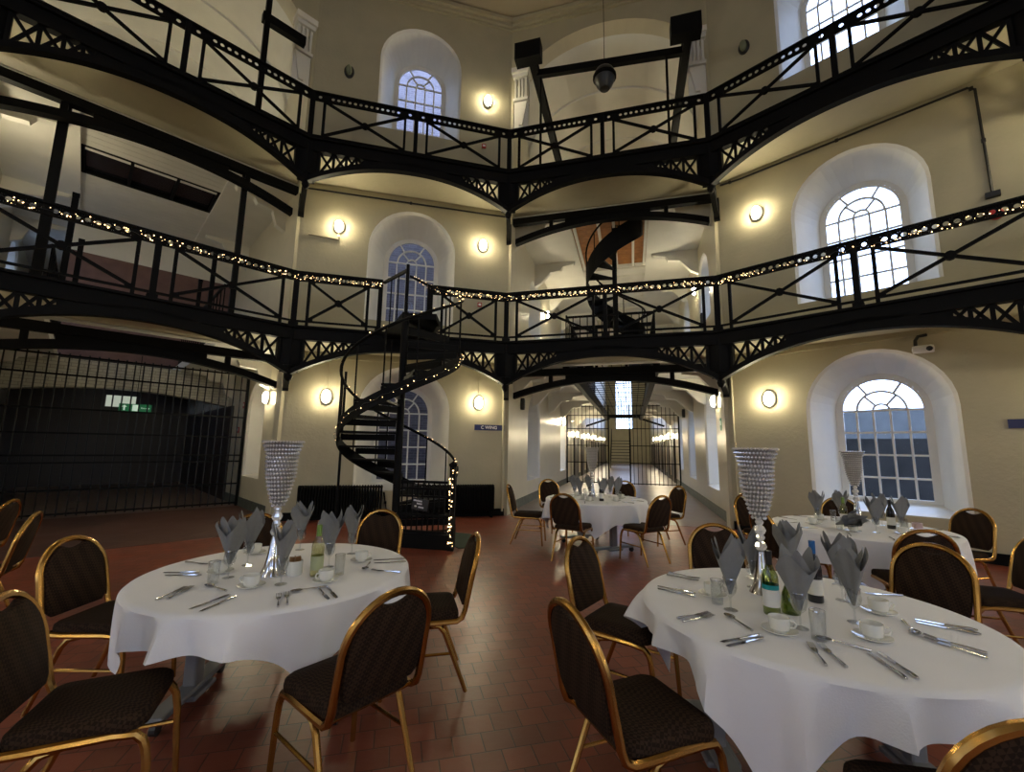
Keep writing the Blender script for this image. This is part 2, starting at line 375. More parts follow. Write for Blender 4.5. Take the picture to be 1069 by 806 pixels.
def landings(az, name, end, gap, y0, z, brackets):
    l, rz = frm(az, 0); mb = MB()
    for s in (-1, 1):
        a, b = sorted((s*gap, s*S)); mb.slab([(a, y0), (b, y0), (b, end), (a, end)], z-.22, z)
        for yb in brackets:
            poly = [(s*S, z-.22), (s*(gap+.15), z-.22), (s*(gap+.2), z-.30), (s*(gap+.55), z-.36), (s*(gap+.62), z-.48), (s*(gap+.95), z-.52), (s*(S-.2), z-.85), (s*S, z-.95)]
            mb.prism(poly if s > 0 else poly[::-1], yb, yb+.16)
    mb.slab([(-gap, y0), (gap, y0), (gap, y0+.25), (-gap, y0+.25)], z-.22, z)
    return mb.build(name, WHITE, kind='structure', loc=l, rz=rz)
landings(15, 'floor_landing_first', 28, 1.0, AP+.26, D1, (9.6, 12.0, 14.6, 17.4, 20.2, 23))
landings(15, 'floor_landing_second', 28, 1.0, AP+.26, D2, (9.5, 12.2, 14.8, 17.6, 20.2))
landings(-45, 'floor_wing_first', 21, 1.2, AP+.26, D1, (10.2, 13.6, 16))
landings(-45, 'floor_wing_second', 21, 1.2, AP+.26, D2, (10.2, 13.6, 16))
def in_frame(az, mb, name, m, **k):
    l, rz = frm(az, 0); return mb.build(name, m, loc=l, rz=rz, **k)
# C wing: end wall with a tall window opening, boarding over the upper void
mb = MB(); z0, z1, a0, a1 = 3.9, 10.3, -1.35, .5
for q in ([(-S, 0), (a0, 0), (a0, 13), (-S, 13)], [(a1, 0), (S, 0), (S, 13), (a1, 13)], [(a0, 0), (a1, 0), (a1, z0), (a0, z0)], [(a0, z1), (a1, z1), (a1, 13), (a0, 13)]):
    mb.add([(x, 51.5, z) for x, z in q], [(0, 1, 2, 3)])
in_frame(15, mb, 'wall_corridor_end', CREAM, kind='structure')
mb = MB()
for k in range(7): mb.box((a0+(a1-a0)*k/6, 51.5, (z0+z1)/2), (.06, .06, z1-z0))
for k in range(13): mb.box(((a0+a1)/2, 51.5, z0+(z1-z0)*k/12), (a1-a0, .06, .06))
wcount[0] += 1; in_frame(15, mb, 'window_%d' % wcount[0], STEEL, kind='structure')
mb = MB(); mb.box((0, 16.1, D2-.1), (2.0, 6.0, .12))
for k in range(9): mb.box((0, 13.2+.7*k, D2-.18), (2.0, .06, .06))
in_frame(15, mb, 'ceiling_void_boards', WHITE, kind='structure')
mb = MB()
for k in range(10): mb.box((0, 9.5+.36*k, D2-.13), (2.0, .34, .05))
in_frame(15, mb, 'ceiling_boards', ORANGE, kind='structure')
mb = MB()
for x in (-.92, -.28, .12, .62, .95): mb.box((x, 11.15, D2-.2), (.07, 3.6, .09))
in_frame(15, mb, 'ceiling_joists', WHITE, kind='structure')
# left wing: boarded void with roof glass, back partition, brick lintel, dark end
mb = MB()
for a, b in ((9.3, 11.0), (12.3, 15.0)):
    k = a
    while k < b-.01: mb.box((0, k+.105, D2-.12), (2.4, .2, .06)); k += .21
in_frame(-45, mb, 'ceiling_wing_boards', WHITE, kind='structure')
mb = MB(); mb.box((0, 11.65, D2-.06), (2.38, 1.28, .03)); gl = in_frame(-45, mb, 'window_wing_rooflight', SKYLIGHT, kind='structure')
mb = MB()
for x in (-1.17, -.4, .4, 1.17): mb.box((x, 11.65, D2-.12), (.06, 1.3, .07))
for y in (11.03, 12.27): mb.box((0, y, D2-.12), (2.38, .07, .07))
mb.build('frame', IRON, gl)
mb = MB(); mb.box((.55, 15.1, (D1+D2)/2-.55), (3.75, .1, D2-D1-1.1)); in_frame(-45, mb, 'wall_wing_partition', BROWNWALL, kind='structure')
mb = MB(); mb.box((.55, 15.12, D2-.62), (3.75, .1, 1.2)); in_frame(-45, mb, 'wall_wing_partition_top', WHITE, kind='structure')
mb = MB(); N = 16
pts = [(-S+2*S*i/N, 2.62+.28*math.sin(PI*i/N)) for i in range(N+1)]
mb.strip([(x, 14.2, z) for x, z in pts], [(x, 14.2, D1-.2) for x, z in pts]); mb.strip([(x, 14.2, z) for x, z in pts], [(x, 14.6, z) for x, z in pts])
in_frame(-45, mb, 'wall_wing_lintel', BRICKIN, kind='structure')
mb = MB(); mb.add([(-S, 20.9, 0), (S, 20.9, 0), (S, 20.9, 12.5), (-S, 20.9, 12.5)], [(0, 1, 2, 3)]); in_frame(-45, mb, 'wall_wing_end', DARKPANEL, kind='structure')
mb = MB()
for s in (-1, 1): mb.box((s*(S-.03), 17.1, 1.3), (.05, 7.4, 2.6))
in_frame(-45, mb, 'trim_wing_gloom', DARKPANEL, kind='structure')  # dark sheets standing in for the unlit opening beyond the gate
mb = MB()
for s in (-1, 1):
    for k in range(9): mb.box((s*(S-.04), 22.3+3.2*k, 1.05), (.07, 1.5, 2.1))
in_frame(15, mb, 'trim_corridor_doors', DARKPANEL, kind='structure')

# outside the windows
mb = MB(); mb.box((-.3, 13.4, 7), (8.4, .4, 18)); tag(in_frame(-15, mb, 'exterior_brick_wall', BRICKOUT, kind='structure'), 'brick wall outside the centre windows', 'wall')
mb = MB(); mb.box((1.5, 15.5, .7), (14, .5, 2.5)); in_frame(45, mb, 'exterior_yard_wall', HEDGE, kind='structure')
mb = MB(); mb.prism([(-8, 1.5), (2.2, 1.5), (1.2, 2.9), (-.5, 3.1), (-6, 2.6)], 19, 25); in_frame(45, mb, 'exterior_roof', SLATE, kind='structure')
mb = MB(); mb.box((0, 0, -.4), (160, 160, .2)); mb.build('exterior_ground', CARPETG, kind='structure')

# ------------------------------------------------------------------ galleries
def arch_z(s, d): return d-.36-.44*abs(s/1.86)**2.2
def balustrade(root, d, x0, x1, posts, bays):
    """posts: x of main posts; bays: (xa, xb) braced panels between main posts."""
    zt = d+1.10
    m = MB()
    m.box(((x0+x1)/2, 0, zt), (x1-x0, .09, .035)); m.box(((x0+x1)/2, 0, zt-.165), (x1-x0, .05, .02))
    hs = []
    for a, b in bays:
        L = b-a; hs += [a+.14, b-.14]; k = 13; w = (L-.56-.1)/k
        if L < 1.2: k = max(3, int((L-.56)/.115)); w = (L-.56-.1)/k
        hs += [a+.33+w*(i+.5) for i in range(k)]
    hs.sort(); r = .033; za, zb = zt-.16, zt-.015; zc = (za+zb)/2
    cur = x0
    for h in hs:                          # pierced band: a plate with round holes
        if h-.045 > cur: m.add([(cur, -.006, za), (h-.045, -.006, za), (h-.045, -.006, zb), (cur, -.006, zb), (cur, .006, za), (h-.045, .006, za), (h-.045, .006, zb), (cur, .006, zb)], [(0, 1, 2, 3), (7, 6, 5, 4)])
        sq = []; ci = []
        for i in range(16):
            a = 2*PI*i/16; c, s = math.cos(a), math.sin(a); k = 1/max(abs(c)/.045, abs(s)/((zb-za)/2))
            sq.append((h+c*k, zc+s*k)); ci.append((h+c*r, zc+s*r))
        sq.append(sq[0]); ci.append(ci[0])
        for y in (-.006, .006): m.strip([(p[0], y, p[1]) for p in sq], [(p[0], y, p[1]) for p in ci])
        m.strip([(p[0], -.006, p[1]) for p in ci], [(p[0], .006, p[1]) for p in ci])
        cur = h+.045
    if x1 > cur: m.add([(cur, -.006, za), (x1, -.006, za), (x1, -.006, zb), (cur, -.006, zb), (cur, .006, za), (x1, .006, za), (x1, .006, zb), (cur, .006, zb)], [(0, 1, 2, 3), (7, 6, 5, 4)])
    m.build('pierced_rail', IRON, root)
    m = MB(); m.box(((x0+x1)/2, 0, d+.13), (x1-x0, .04, .035)); m.build('bottom_rail', IRON, root)
    for p in posts:
        m = MB(); m.box((p, 0, d+.55), (.085, .085, 1.1)); m.box((p, 0, d+.04), (.14, .14, .1)); m.build('post', IRON, root)
    for a, b in bays:
        f = .235
        for q in (a+f, b-f):
            m = MB(); m.box((q, 0, d+.48), (.05, .05, .94)); m.build('baluster', IRON, root)
        m = MB(); m.bar((a+f, 0, d+.15), (b-f, 0, d+.93), .045, .045); m.bar((a+f, 0, d+.93), (b-f, 0, d+.15), .045, .045)
        m.tube([((a+b)/2, -.035, d+.54), ((a+b)/2, .035, d+.54)], .065, 10)
        for q, s in ((a+f, 1), (b-f, -1)):
            for z in (d+.16, d+.92): m.box((q+s*.05, 0, z), (.1, .05, .07))
        m.build('cross_brace', IRON, root)
def gallery(az, d, label, opening=None, wing=False):
    l, rz = frm(az, APG); t = thing('gallery_span', label, 'gallery', l, rz, 'iron gallery spans')
    k = HW/HG
    m = MB(); w = AP-APG+(.24 if wing else -.012)
    m.slab([(-HG, .02), (HG, .02), (HW-.05, w), (-HW+.05, w)], d-.20, d-.02); m.build('deck', CREAM, t)
    m = MB(); m.box((0, 0, d-.12), (2*HG-.02, .14, .24)); m.box((0, -.03, d), (2*HG-.04, .2, .04)); m.build('edge_beam', IRON, t)
    # solid web and arched lower flange
    m = MB(); N = 40; xs = [-2.05+4.1*i/N for i in range(N+1)]
    def fl(x): return .20-.10*min(1, abs(x)/1.6)
    for y in (-.07, .07):
        m.strip([(x, y, arch_z(x, d)) for x in xs], [(x, y, arch_z(x, d)+fl(x)) for x in xs])
    for f in (lambda x: arch_z(x, d), lambda x: arch_z(x, d)+fl(x)):
        m.strip([(x, -.07, f(x)) for x in xs], [(x, .07, f(x)) for x in xs])
    m.build('arch_rib', IRON, t)
    m = MB(); xs = [-1.0+2*i/20 for i in range(21)]
    for y in (-.03, .03): m.strip([(x, y, arch_z(x, d)+.05) for x in xs], [(x, y, d-.2) for x in xs])
    m.build('web_plate', IRON, t)
    for s in (-1, 1):
        m = MB(); q = [1.88, 1.60, 1.36, 1.16, .98]
        for a, b in zip(q, q[1:]):
            za, zb = arch_z(a, d)+.06, arch_z(b, d)+.06; zt = d-.22
            m.bar((s*a, 0, za), (s*a, 0, zt), .05, .035); m.bar((s*a, 0, za), (s*b, 0, zt), .04, .04); m.bar((s*a, 0, zt), (s*b, 0, zb), .04, .04)
        m.build('lattice_spandrel', IRON, t)
    if opening:
        a, b = opening
        balustrade(t, d, -HG+.0, a, [a-.04], [(-HG+.0, a-.04)]); balustrade(t, d, b, HG, [b+.04], [(b+.04, HG)])
    else:
        balustrade(t, d, -HG, HG, [0], [(-HG, 0), (0, HG)])
    if wing:                              # second bowed girder at the wing mouth
        y = AP-APG+.12; m = MB(); N = 30; xs = [-2.25+4.5*i/N for i in range(N+1)]
        def az_(x): return d-.67-.36*abs(x/2.2)**2
        for yy in (y-.08, y+.08): m.strip([(x, yy, az_(x)) for x in xs], [(x, yy, az_(x)+.14) for x in xs])
        for dz in (0, .14): m.strip([(x, y-.08, az_(x)+dz) for x in xs], [(x, y+.08, az_(x)+dz) for x in xs])
        m.box((0, y, d-.43), (4.66, .15, .16)); m.box((0, y, d-.55), (2.0, .1, .2))
        for x in (-1.35, 1.35): m.box((x, y, d-.62), (.09, .09, .3))
        m.build('inner_girder', IRON, t)
    return t
GL = {}
for az, nm in ((-45, 'the left wing mouth'), (-15, 'the centre window wall'), (15, 'the corridor mouth'), (45, 'the right window wall'), (75, 'the wall right of the right window wall'), (-75, 'the wall left of the left wing mouth')):
    GL[az, 1] = gallery(az, D1, 'lower black iron gallery span across %s%s' % (nm, ', fairy lights on its rail' if abs(az) < 50 else ', unlit rail'), (-.49, .43) if az == -15 else None, az in (-45, 15))
    GL[az, 2] = gallery(az, D2, 'upper black iron gallery span across %s, bare rail' % nm, None, az in (-45, 15))
def corner(k, d, label):
    a = R(30*k); t = thing('gallery_bracket', label, 'bracket', (RG*math.sin(a), RG*math.cos(a), 0), -a, 'gallery corner brackets')
    m = MB(); m.box((0, 0, d+.55), (.10, .10, 1.12)); m.box((0, 0, d+.04), (.17, .17, .1)); m.build('post', IRON, t)
    m = MB()
    m.slab([(-.25, .10), (-.22, -.02), (0, -.09), (.22, -.02), (.25, .10), (0, .16)], d-.74, d+.0)
    m.slab([(-.16, .09), (-.14, 0), (0, -.07), (.14, 0), (.16, .09), (0, .12)], d-.86, d-.74)
    m.build('corner_block', IRON, t)
    m = MB(); m.lathe([(.0, -.22), (.05, -.19), (.075, -.12), (.06, -.06), (.09, 0)], 12, (0, .02, d-.83)); m.build('pendant', IRON, t, smooth=True)
    m = MB(); L = RW-RG; m.bar((0, .0, d-.86), (0, L-.1, d-1.0), .10, .12); m.box((0, L-.12, d-.85), (.12, .1, .5))
    m.tube([(0, .15, d-.2), (0, .5, d-.26), (0, .8, d-.5), (0, L-.12, d-.95)], .035, 8); m.build('wall_strut', IRON, t)
for k, nm in ((-1, 'left of the centre window wall'), (0, 'between centre window wall and corridor mouth'), (1, 'between corridor mouth and right window wall'), (2, 'at far right end of right window wall'), (-2, 'at far left end of the left wing mouth')):
    corner(k, D1, 'lower gallery corner post with bracket %s' % nm); corner(k, D2, 'upper gallery corner post with bracket %s' % nm)

# fairy lights along the lower rail
def fairy(name, label, pts, dens=26, spread=.05, r=.011, obj='fairy_lights'):
    t = thing(obj, label, 'string lights', (0, 0, 0), 0, 'fairy light strings')
    w = MB(); b = MB(); path = []; pts = [Vector(p) for p in pts]
    for p, q in zip(pts, pts[1:]):
        nseg = max(2, int((q-p).length*14))
        for i in range(nseg): path.append(p.lerp(q, i/nseg)+Vector((random.uniform(-1, 1), random.uniform(-1, 1), random.uniform(-1, 1)))*spread*.5)
    path.append(pts[-1]); w.tube(path, .004, 4)
    w.build('cord', PLASTIC, t)
    for p, q in zip(pts, pts[1:]):
        for i in range(max(1, int((q-p).length*dens))):
            c = p.lerp(q, random.random())+Vector((random.uniform(-1, 1)*spread*.6, random.uniform(-1, 1)*spread*.6, random.uniform(-1, 1)*spread)); b.octa(c, r*random.uniform(.5, 1.1))
    o = b.build('bulbs', FAIRY, t); o['kind'] = 'stuff'
    return t
def rail_pt(az, x, z, y=-.06):
    return fmat(az, APG) @ Vector((x, y, z))
zr = D1+.99
fairy('', 'fairy lights wound along the lower gallery rail across the left wing mouth', [rail_pt(-45, x, zr) for x in (-HG, 0, HG)])
fairy('', 'fairy lights on lower gallery rail left of the spiral stair opening', [rail_pt(-15, x, zr) for x in (-HG, -.5)], 34)
fairy('', 'fairy lights on lower gallery rail right of the spiral stair opening', [rail_pt(-15, x, zr) for x in (.44, HG)], 30)
fairy('', 'fairy lights wound along the lower gallery rail across the corridor mouth', [rail_pt(15, x, zr) for x in (-HG, 0, HG)], 28)
fairy('', 'fairy lights wound along the lower gallery rail before the right window wall', [rail_pt(45, x, zr-.02) for x in (-HG, 0, HG)], 22)

# ------------------------------------------------------------------ spiral stair
SC = Vector((-1.63, 6.0, 0)); SR = .93; A0, A1 = -12., 462.; NT = 17
st = thing('spiral_staircase', 'black iron spiral staircase rising to the lower gallery', 'staircase', SC)
m = MB(); m.tube([(0, 0, 0), (0, 0, D1)], .06, 12); m.lathe([(.11, 0), (.11, .06), (.08, .1)], 12); m.tube([(0, 0, D1), (0, 0, 4.6)], .03, 10); m.build('pole', IRON, st, smooth=True)
def hel(a, r, dz=0.): return Vector((r*math.cos(R(a)), r*math.sin(R(a)), D1*(a-A0)/(A1-A0)+dz))
stp = (A1-A0)/NT
for i in range(NT):
    a = A0+stp*i; z = D1*(i+1)/NT-.0
    m = MB(); b = a+stp*1.12
    pl = [(.06*math.cos(R(a)), .06*math.sin(R(a)))]+[(SR*math.cos(R(a+(b-a)*k/4)), SR*math.sin(R(a+(b-a)*k/4))) for k in range(5)]+[(.06*math.cos(R(b)), .06*math.sin(R(b)))]
    m.slab(pl, z-.035, z); rr = SR-.02
    m.bar((.07*math.cos(R(a)), .07*math.sin(R(a)), z-.09), (rr*math.cos(R(a)), rr*math.sin(R(a)), z-.09), .02, .1); m.build('tread', IRON, st)
    if i > 0:
        m = MB(); p = hel(a+2, SR+.01, .02); m.tube([p, p+Vector((0, 0, 1.0))], .013, 6); m.build('baluster', IRON, st)
m = MB(); n1 = 70; rail = [hel(A0+4+(A1-A0-4)*i/n1, SR+.01, 1.02) for i in range(n1+1)]; m.tube(rail, .024, 8); m.build('handrail', IRON, st, smooth=True)
m = MB(); sa = [hel(A0+4+(A1-A0-4)*i/n1, SR+.015, -.08) for i in range(n1+1)]; sb = [p+Vector((0, 0, .2)) for p in sa]; m.strip(sa, sb); m.strip([p*1 for p in [Vector((q.x*.985, q.y*.985, q.z)) for q in sa]], [Vector((q.x*.985, q.y*.985, q.z)) for q in sb]); m.build('outer_string', IRON, st, smooth=True)
m = MB(); e = Vector((SR*math.cos(R(A0)), SR*math.sin(R(A0)), 0))
m.box(e+Vector((0, 0, .62)), (.09, .09, 1.24)); m.lathe([(.06, 1.24), (.07, 1.28), (0, 1.33)], 10, e); m.build('newel_post', IRON, st)
# base step riser, gate with small sign
ang = math.atan2(e.y, e.x); m = MB()
m.box((e.x*.5, e.y*.5, .11), (SR, .05, .22), ang); m.box((e.x*.5, e.y*.5+.16, .11), (SR*.96, .3, .2), ang); m.build('base_plinth', IRON, st)
gt = MB(); nx = Vector((e.y, -e.x, 0)).normalized()
for k in range(9): p = e*(.12+.095*k)+nx*.03; gt.bar(p+Vector((0, 0, .24)), p+Vector((0, 0, 1.0)), .02, .02)
for z, h in ((.25, .04), (.50, .03), (.78, .03), (.90, .03), (1.0, .04)): gt.bar(e*.1+nx*.03+Vector((0, 0, z)), e*.93+nx*.03+Vector((0, 0, z)), .03, h)
gt.build('gate', IRON, st)
g2 = MB(); T = Matrix.Translation(e*.47+nx*.06+Vector((0, 0, .66))) @ Matrix.Rotation(ang, 4, 'Z') @ Matrix.Rotation(R(8), 4, 'Y'); g2.T = T
g2.box((0, 0, 0), (.26, .015, .17)); sg = g2.build('gate_sign', PLASTIC, st)
g2 = MB(); g2.T = T
for x, z, w in ((-.03, .05, .16), (.0, .01, .1), (-.055, -.035, .05), (.035, -.04, .1)):
    for q in range(int(w/.018)): g2.box((x-w/2+.018*q, -.009, z), (.012, .004, .022))
g2.build('gate_sign_lettering', SIGNWHITE, sg)
for a, za, zb in ((176, 0, 2.75), (118, 1.0, 3.5)):
    p = hel(a, SR+.03); m = MB(); m.tube([(p.x, p.y, za), (p.x, p.y, zb)], .022 if za == 0 else .014, 8); m.build('support_rod', IRON, st)
# landing bridge to the gallery
nC = Vector((math.sin(R(-15)), math.cos(R(-15)), 0)); tC = Vector((math.cos(R(-15)), -math.sin(R(-15)), 0)); gp = lambda x, z: fmat(-15, APG) @ Vector((x, 0, z)) - SC
m = MB(); q = [gp(-.45, 0), gp(.42, 0), tC*.62+nC*.45, tC*.5-nC*.1, Vector((0, 0, 0))-tC*.05]; m.slab([(p.x, p.y) for p in q][::-1], D1-.10, D1); m.build('landing', IRON, st)
m = MB(); a, b = gp(-.47, D1+1.07), Vector((0, 0, 4.5)); m.bar(a, b, .045, .05)
for f in (.36, .66): p = a.lerp(b, f); m.tube([p, Vector((p.x, p.y, D1))], .013, 6)
m.build('landing_guard', IRON, st)
m = MB(); a, b = rail[-4], gp(.45, D1+1.05); m.tube([a, a.lerp(b, .5)+Vector((.02, 0, .02)), b], .022, 8)
for f in (.3, .6): p = a.lerp(b, f); m.tube([p, Vector((p.x, p.y, D1))], .013, 6)
m.build('landing_handrail', IRON, st)
fairy('', 'fairy lights spiralling up the handrail of the spiral staircase', [SC+p+Vector((0, 0, .01)) for p in rail]+[SC+gp(.45, D1+1.05)], 18, .03, .010)
fairy('', 'fairy lights wound along the outer string of the spiral staircase', [SC+Vector((p.x*1.02, p.y*1.02, p.z+.1)) for p in sa[6:62]], 14, .03, .009)
fairy('', 'fairy lights bunched down the newel post at the stair foot', [SC+e+nx*.07+Vector((0, 0, z)) for z in (1.22, .9, .6, .3, .12)]+[SC+e+nx*.1+Vector((.08, -.02, .05))], 40, .045, .012)

# ------------------------------------------------------------------ wing contents above the gallery rail
def railing(az, pts, z, label, h=1.05, step=.16):
    l, rz = frm(az, 0); t = thing('landing_railing', label, 'railing', (l.x, l.y, z), rz, 'wing landing railings')
    m = MB()
    for p, q in zip(pts, pts[1:]):
        for hh in (.1, h): m.bar((*p, hh), (*q, hh), .04, .05)
    m.build('rails', IRON, t)
    for p, q in zip(pts, pts[1:]):
        P, Q = Vector((*p, 0)), Vector((*q, 0)); k = max(1, int((Q-P).length/step)); k = min(k, 45)
        for i in range(k+1): m = MB(); c = P.lerp(Q, i/k); m.bar(c, c+Vector((0, 0, h)), .022, .022); m.build('baluster', IRON, t)
    return t
railing(15, [(-1.04, 9.5), (-1.04, 18)], D1, 'black railing along left side of corridor void, first floor', step=.3)
railing(15, [(1.04, 9.5), (1.04, 18)], D1, 'black railing along right side of corridor void, first floor', step=.3)
railing(15, [(-1.04, 9.45), (1.04, 9.45)], D1, 'black railing across head of corridor void, first floor', 1.0)
railing(-45, [(-1.24, 9.5), (-1.24, 14.8)], D1, 'black railing along left side of left wing void', step=.35)
railing(-45, [(1.24, 9.5), (1.24, 14.8)], D1, 'black railing along right side of left wing void', step=.35)
m = MB()
for k in range(9): m.bar((-.96+.24*k, 9.6, D1-.05), (-.96+.24*k, 28, D1-.05), .02, .02)
for k in range(33): m.bar((-.96, 9.7+.56*k, D1-.05), (.96, 9.7+.56*k, D1-.05), .022, .02)
tag(in_frame(15, m, 'safety_grille', IRON), 'black iron safety grille over the long corridor void', 'grille')
t = thing('void_edge_beam', 'black edge beam along left side of corridor void', 'beam', *frm(15, 0), group='corridor void beams')
m = MB(); m.box((-1.05, 18.75, D1-.16), (.16, 18.5, .40)); m.build('beam', IRON, t)
t = thing('void_edge_beam', 'black edge beam along right side of corridor void', 'beam', *frm(15, 0), group='corridor void beams')
m = MB(); m.box((1.05, 18.75, D1-.16), (.16, 18.5, .40)); m.build('beam', IRON, t)
# small spiral stair in the corridor wing
l = fmat(15, 0) @ Vector((.12, 10.35, D1)); t = thing('wing_spiral_stair', 'black spiral stair behind the corridor gallery rail, first to second floor', 'staircase', l, R(-15))
H2 = D2-D1-.1; r2 = .74
m = MB(); m.tube([(0, 0, 0), (0, 0, H2)], .06, 10); m.build('pole', IRON, t)
h2 = lambda a, r, dz=0.: Vector((r*math.cos(R(a)), r*math.sin(R(a)), H2*(a+40)/430+dz))
for i in range(15):
    a = -40+430*i/15; b = a+32; z = H2*(i+1)/15; m = MB()
    m.slab([(.05*math.cos(R(a)), .05*math.sin(R(a)))]+[(r2*math.cos(R(a+(b-a)*k/3)), r2*math.sin(R(a+(b-a)*k/3))) for k in range(4)]+[(.05*math.cos(R(b)), .05*math.sin(R(b)))], z-.06, z); m.build('tread', IRON, t)
m = MB(); sa2 = [h2(-40+430*i/50, r2, -.12) for i in range(51)]; m.strip(sa2, [p+Vector((0, 0, .62)) for p in sa2]); m.build('outer_string', IRON, t, smooth=True)
m = MB(); m.tube([h2(-40+430*i/50, r2, .95) for i in range(51)], .025, 6); m.build('handrail', IRON, t)
for i in range(8): m = MB(); p = h2(-30+52*i, r2); m.tube([p, p+Vector((0, 0, .95))], .013, 5); m.build('baluster', IRON, t)
# lit black cabinet and cage behind the rail
t = thing('black_kiosk_frame', 'black framed enclosure behind the corridor gallery rail', 'enclosure', *frm(15, 0))
m = MB()
for x in (-1.3, -.55, .35, 1.15):
    m.box((x, 12.6, D1+.8), (.09, .09, 1.6))
m.box((-.07, 12.6, D1+1.6), (2.55, .12, .10)); m.build('frame', IRON, t)
m = MB(); m.box((-1.0, 12.7, D1+.5), (.7, .06, 1.0)); m.build('panel', IRON, t)
m = MB(); m.box((.75, 12.7, D1+.65), (.66, .05, 1.3)); m.build('panel', STEEL, t)
# ladder-like columns on first floor of left wing
def column(az, x, y, z0, z1, w, label, nm='iron_column'):
    l = fmat(az, 0) @ Vector((x, y, z0)); t = thing(nm, label, 'column', l, R(-az), 'wing iron columns')
    m = MB(); m.box((0, 0, (z1-z0)/2), (w, w, z1-z0)); m.build('shaft', IRON, t)
    m = MB(); m.box((0, 0, z1-z0-.02), (w*1.12, w*1.12, .05)); m.build('cap', IRON, t)
    m = MB(); m.box((0, 0, .04), (w*1.6, w*1.6, .08)); m.build('base', IRON, t)
column(-45, -1.35, 9.3, D1, D2-.42, .13, 'thick black column at left of left wing, first floor')
column(-45, -1.1, 10.1, D1, D1+2.3, .09, 'thinner black post just right of the thick left wing column')
column(-45, -.95, 10.5, D1, D1+1.6, .08, 'short black post third from left in left wing')
column(-45, 1.35, 9.3, D1, D2-.42, .10, 'tall black column at right of left wing, first floor')
column(-45, 1.1, 10.1, D1, D1+2.0, .08, 'black post just left of the tall right wing column')
column(-45, .95, 10.5, D1, D1+1.35, .07, 'shortest black post in right half of left wing')
column(-45, 1.3, 8.6, D2, 12.2, .10, 'black post rising above upper gallery before the left wing vault')
m = MB(); m.box((1.64, 8.62, 10.5), (.86, .14, .2)); tag(in_frame(-45, m, 'iron_tie_beam', IRON), 'short black tie beam by the left wing corbel', 'beam')

# hoist frame over the upper gallery at the corridor mouth
t = thing('hoist_frame', 'black steel hoist frame with two long beams over the upper gallery', 'frame', *frm(15, 0))
for x, z in ((-1.64, 10.72), (1.84, 10.45)):
    m = MB(); m.box((x, 10.5, z), (.17, 5.2, .05)); m.box((x, 10.5, z+.16), (.2, 5.2, .05)); m.box((x, 10.5, z+.08), (.05, 5.2, .2)); m.build('beam', IRON, t)
    m = MB(); m.box((x-.06, 7.95, z+.12), (.62, .28, .44)); m.build('end_box', IRON, t)
m = MB(); m.bar((-1.6, 8.45, 10.72), (1.8, 8.45, 10.5), .12, .17); m.build('cross_beam', IRON, t)
for x in (-1.5, 1.42):
    m = MB(); m.bar((x, 8.45, D2), (x, 8.45, 10.6), .05, .05); m.build('upright', IRON, t)
m = MB(); m.bar((-1.6, 9.6, D2+.2), (1.6, 9.6, D2+.2), .1, .3); m.bar((-1.6, 9.6, D2+.55), (1.6, 9.6, D2+.55), .06, .06); m.build('low_rail', IRON, t)

# hanging loudspeaker
P = fmat(15, 0) @ Vector((.05, 8.1, 9.88)); t = thing('hanging_speaker', 'round black loudspeaker hanging from a wire above upper gallery', 'speaker', P)
m = MB(); m.lathe([(0, .30), (.12, .28), (.19, .22), (.235, .13), (.24, .06), (.225, -.02), (.18, -.15), (.11, -.25), (0, -.27)], 24); m.build('housing', SPEAKER, t, smooth=True)
m = MB(); m.lathe([(.24, .0), (.262, .02), (.262, .07), (.24, .09)], 24); m.build('rim', IRON, t, smooth=True)
m = MB(); m.tube([(0, 0, .29), (0, 0, 2.9)], .008, 5); m.build('wire', IRON, t)

# ------------------------------------------------------------------ gates
def gate(az, y, label, w, h, rails, step, door=None, cut=None):
    l = fmat(az, 0) @ Vector((0, y, 0)); t = thing('barred_gate', label, 'gate', l, R(-az), 'barred wing gates')
    n_ = int(2*w/step)
    for i in range(n_+1):
        x = -w+2*w*i/n_
        if cut and cut[0] < x < cut[1]: continue
        m = MB(); m.tube([(x, 0, .03), (x, 0, h)], .014, 6); m.build('bar', STEEL, t)
    m = MB()
    for z in rails:
        if cut and z < cut[2]: m.box(((-w+cut[0])/2, 0, z), (cut[0]+w, .045, .035)); m.box(((w+cut[1])/2, 0, z), (w-cut[1], .045, .035))
        else: m.box((0, 0, z), (2*w, .045, .035))
    m.build('cross_rails', IRON, t)
    for x in (-w, w)+((cut[0], cut[1]) if cut else ()): m = MB(); m.box((x, 0, h/2), (.06, .06, h)); m.build('stile', IRON, t)
    return t
gate(-45, 11.95, 'tall barred gate closing the dark left wing', 2.40, 3.35, (.08, .55, 1.1, 1.25, 1.7, 2.2, 2.9, 3.3), .15)
gate(15, 19.0, 'barred gate with open doorway across the corridor beyond the table', 2.40, 3.5, (.08, .95, 1.7, 2.45, 3.05, 3.46), .17, None, (-.55, .36, 2.5))
l = fmat(15, 0) @ Vector((.36, 20.6, 0)); 

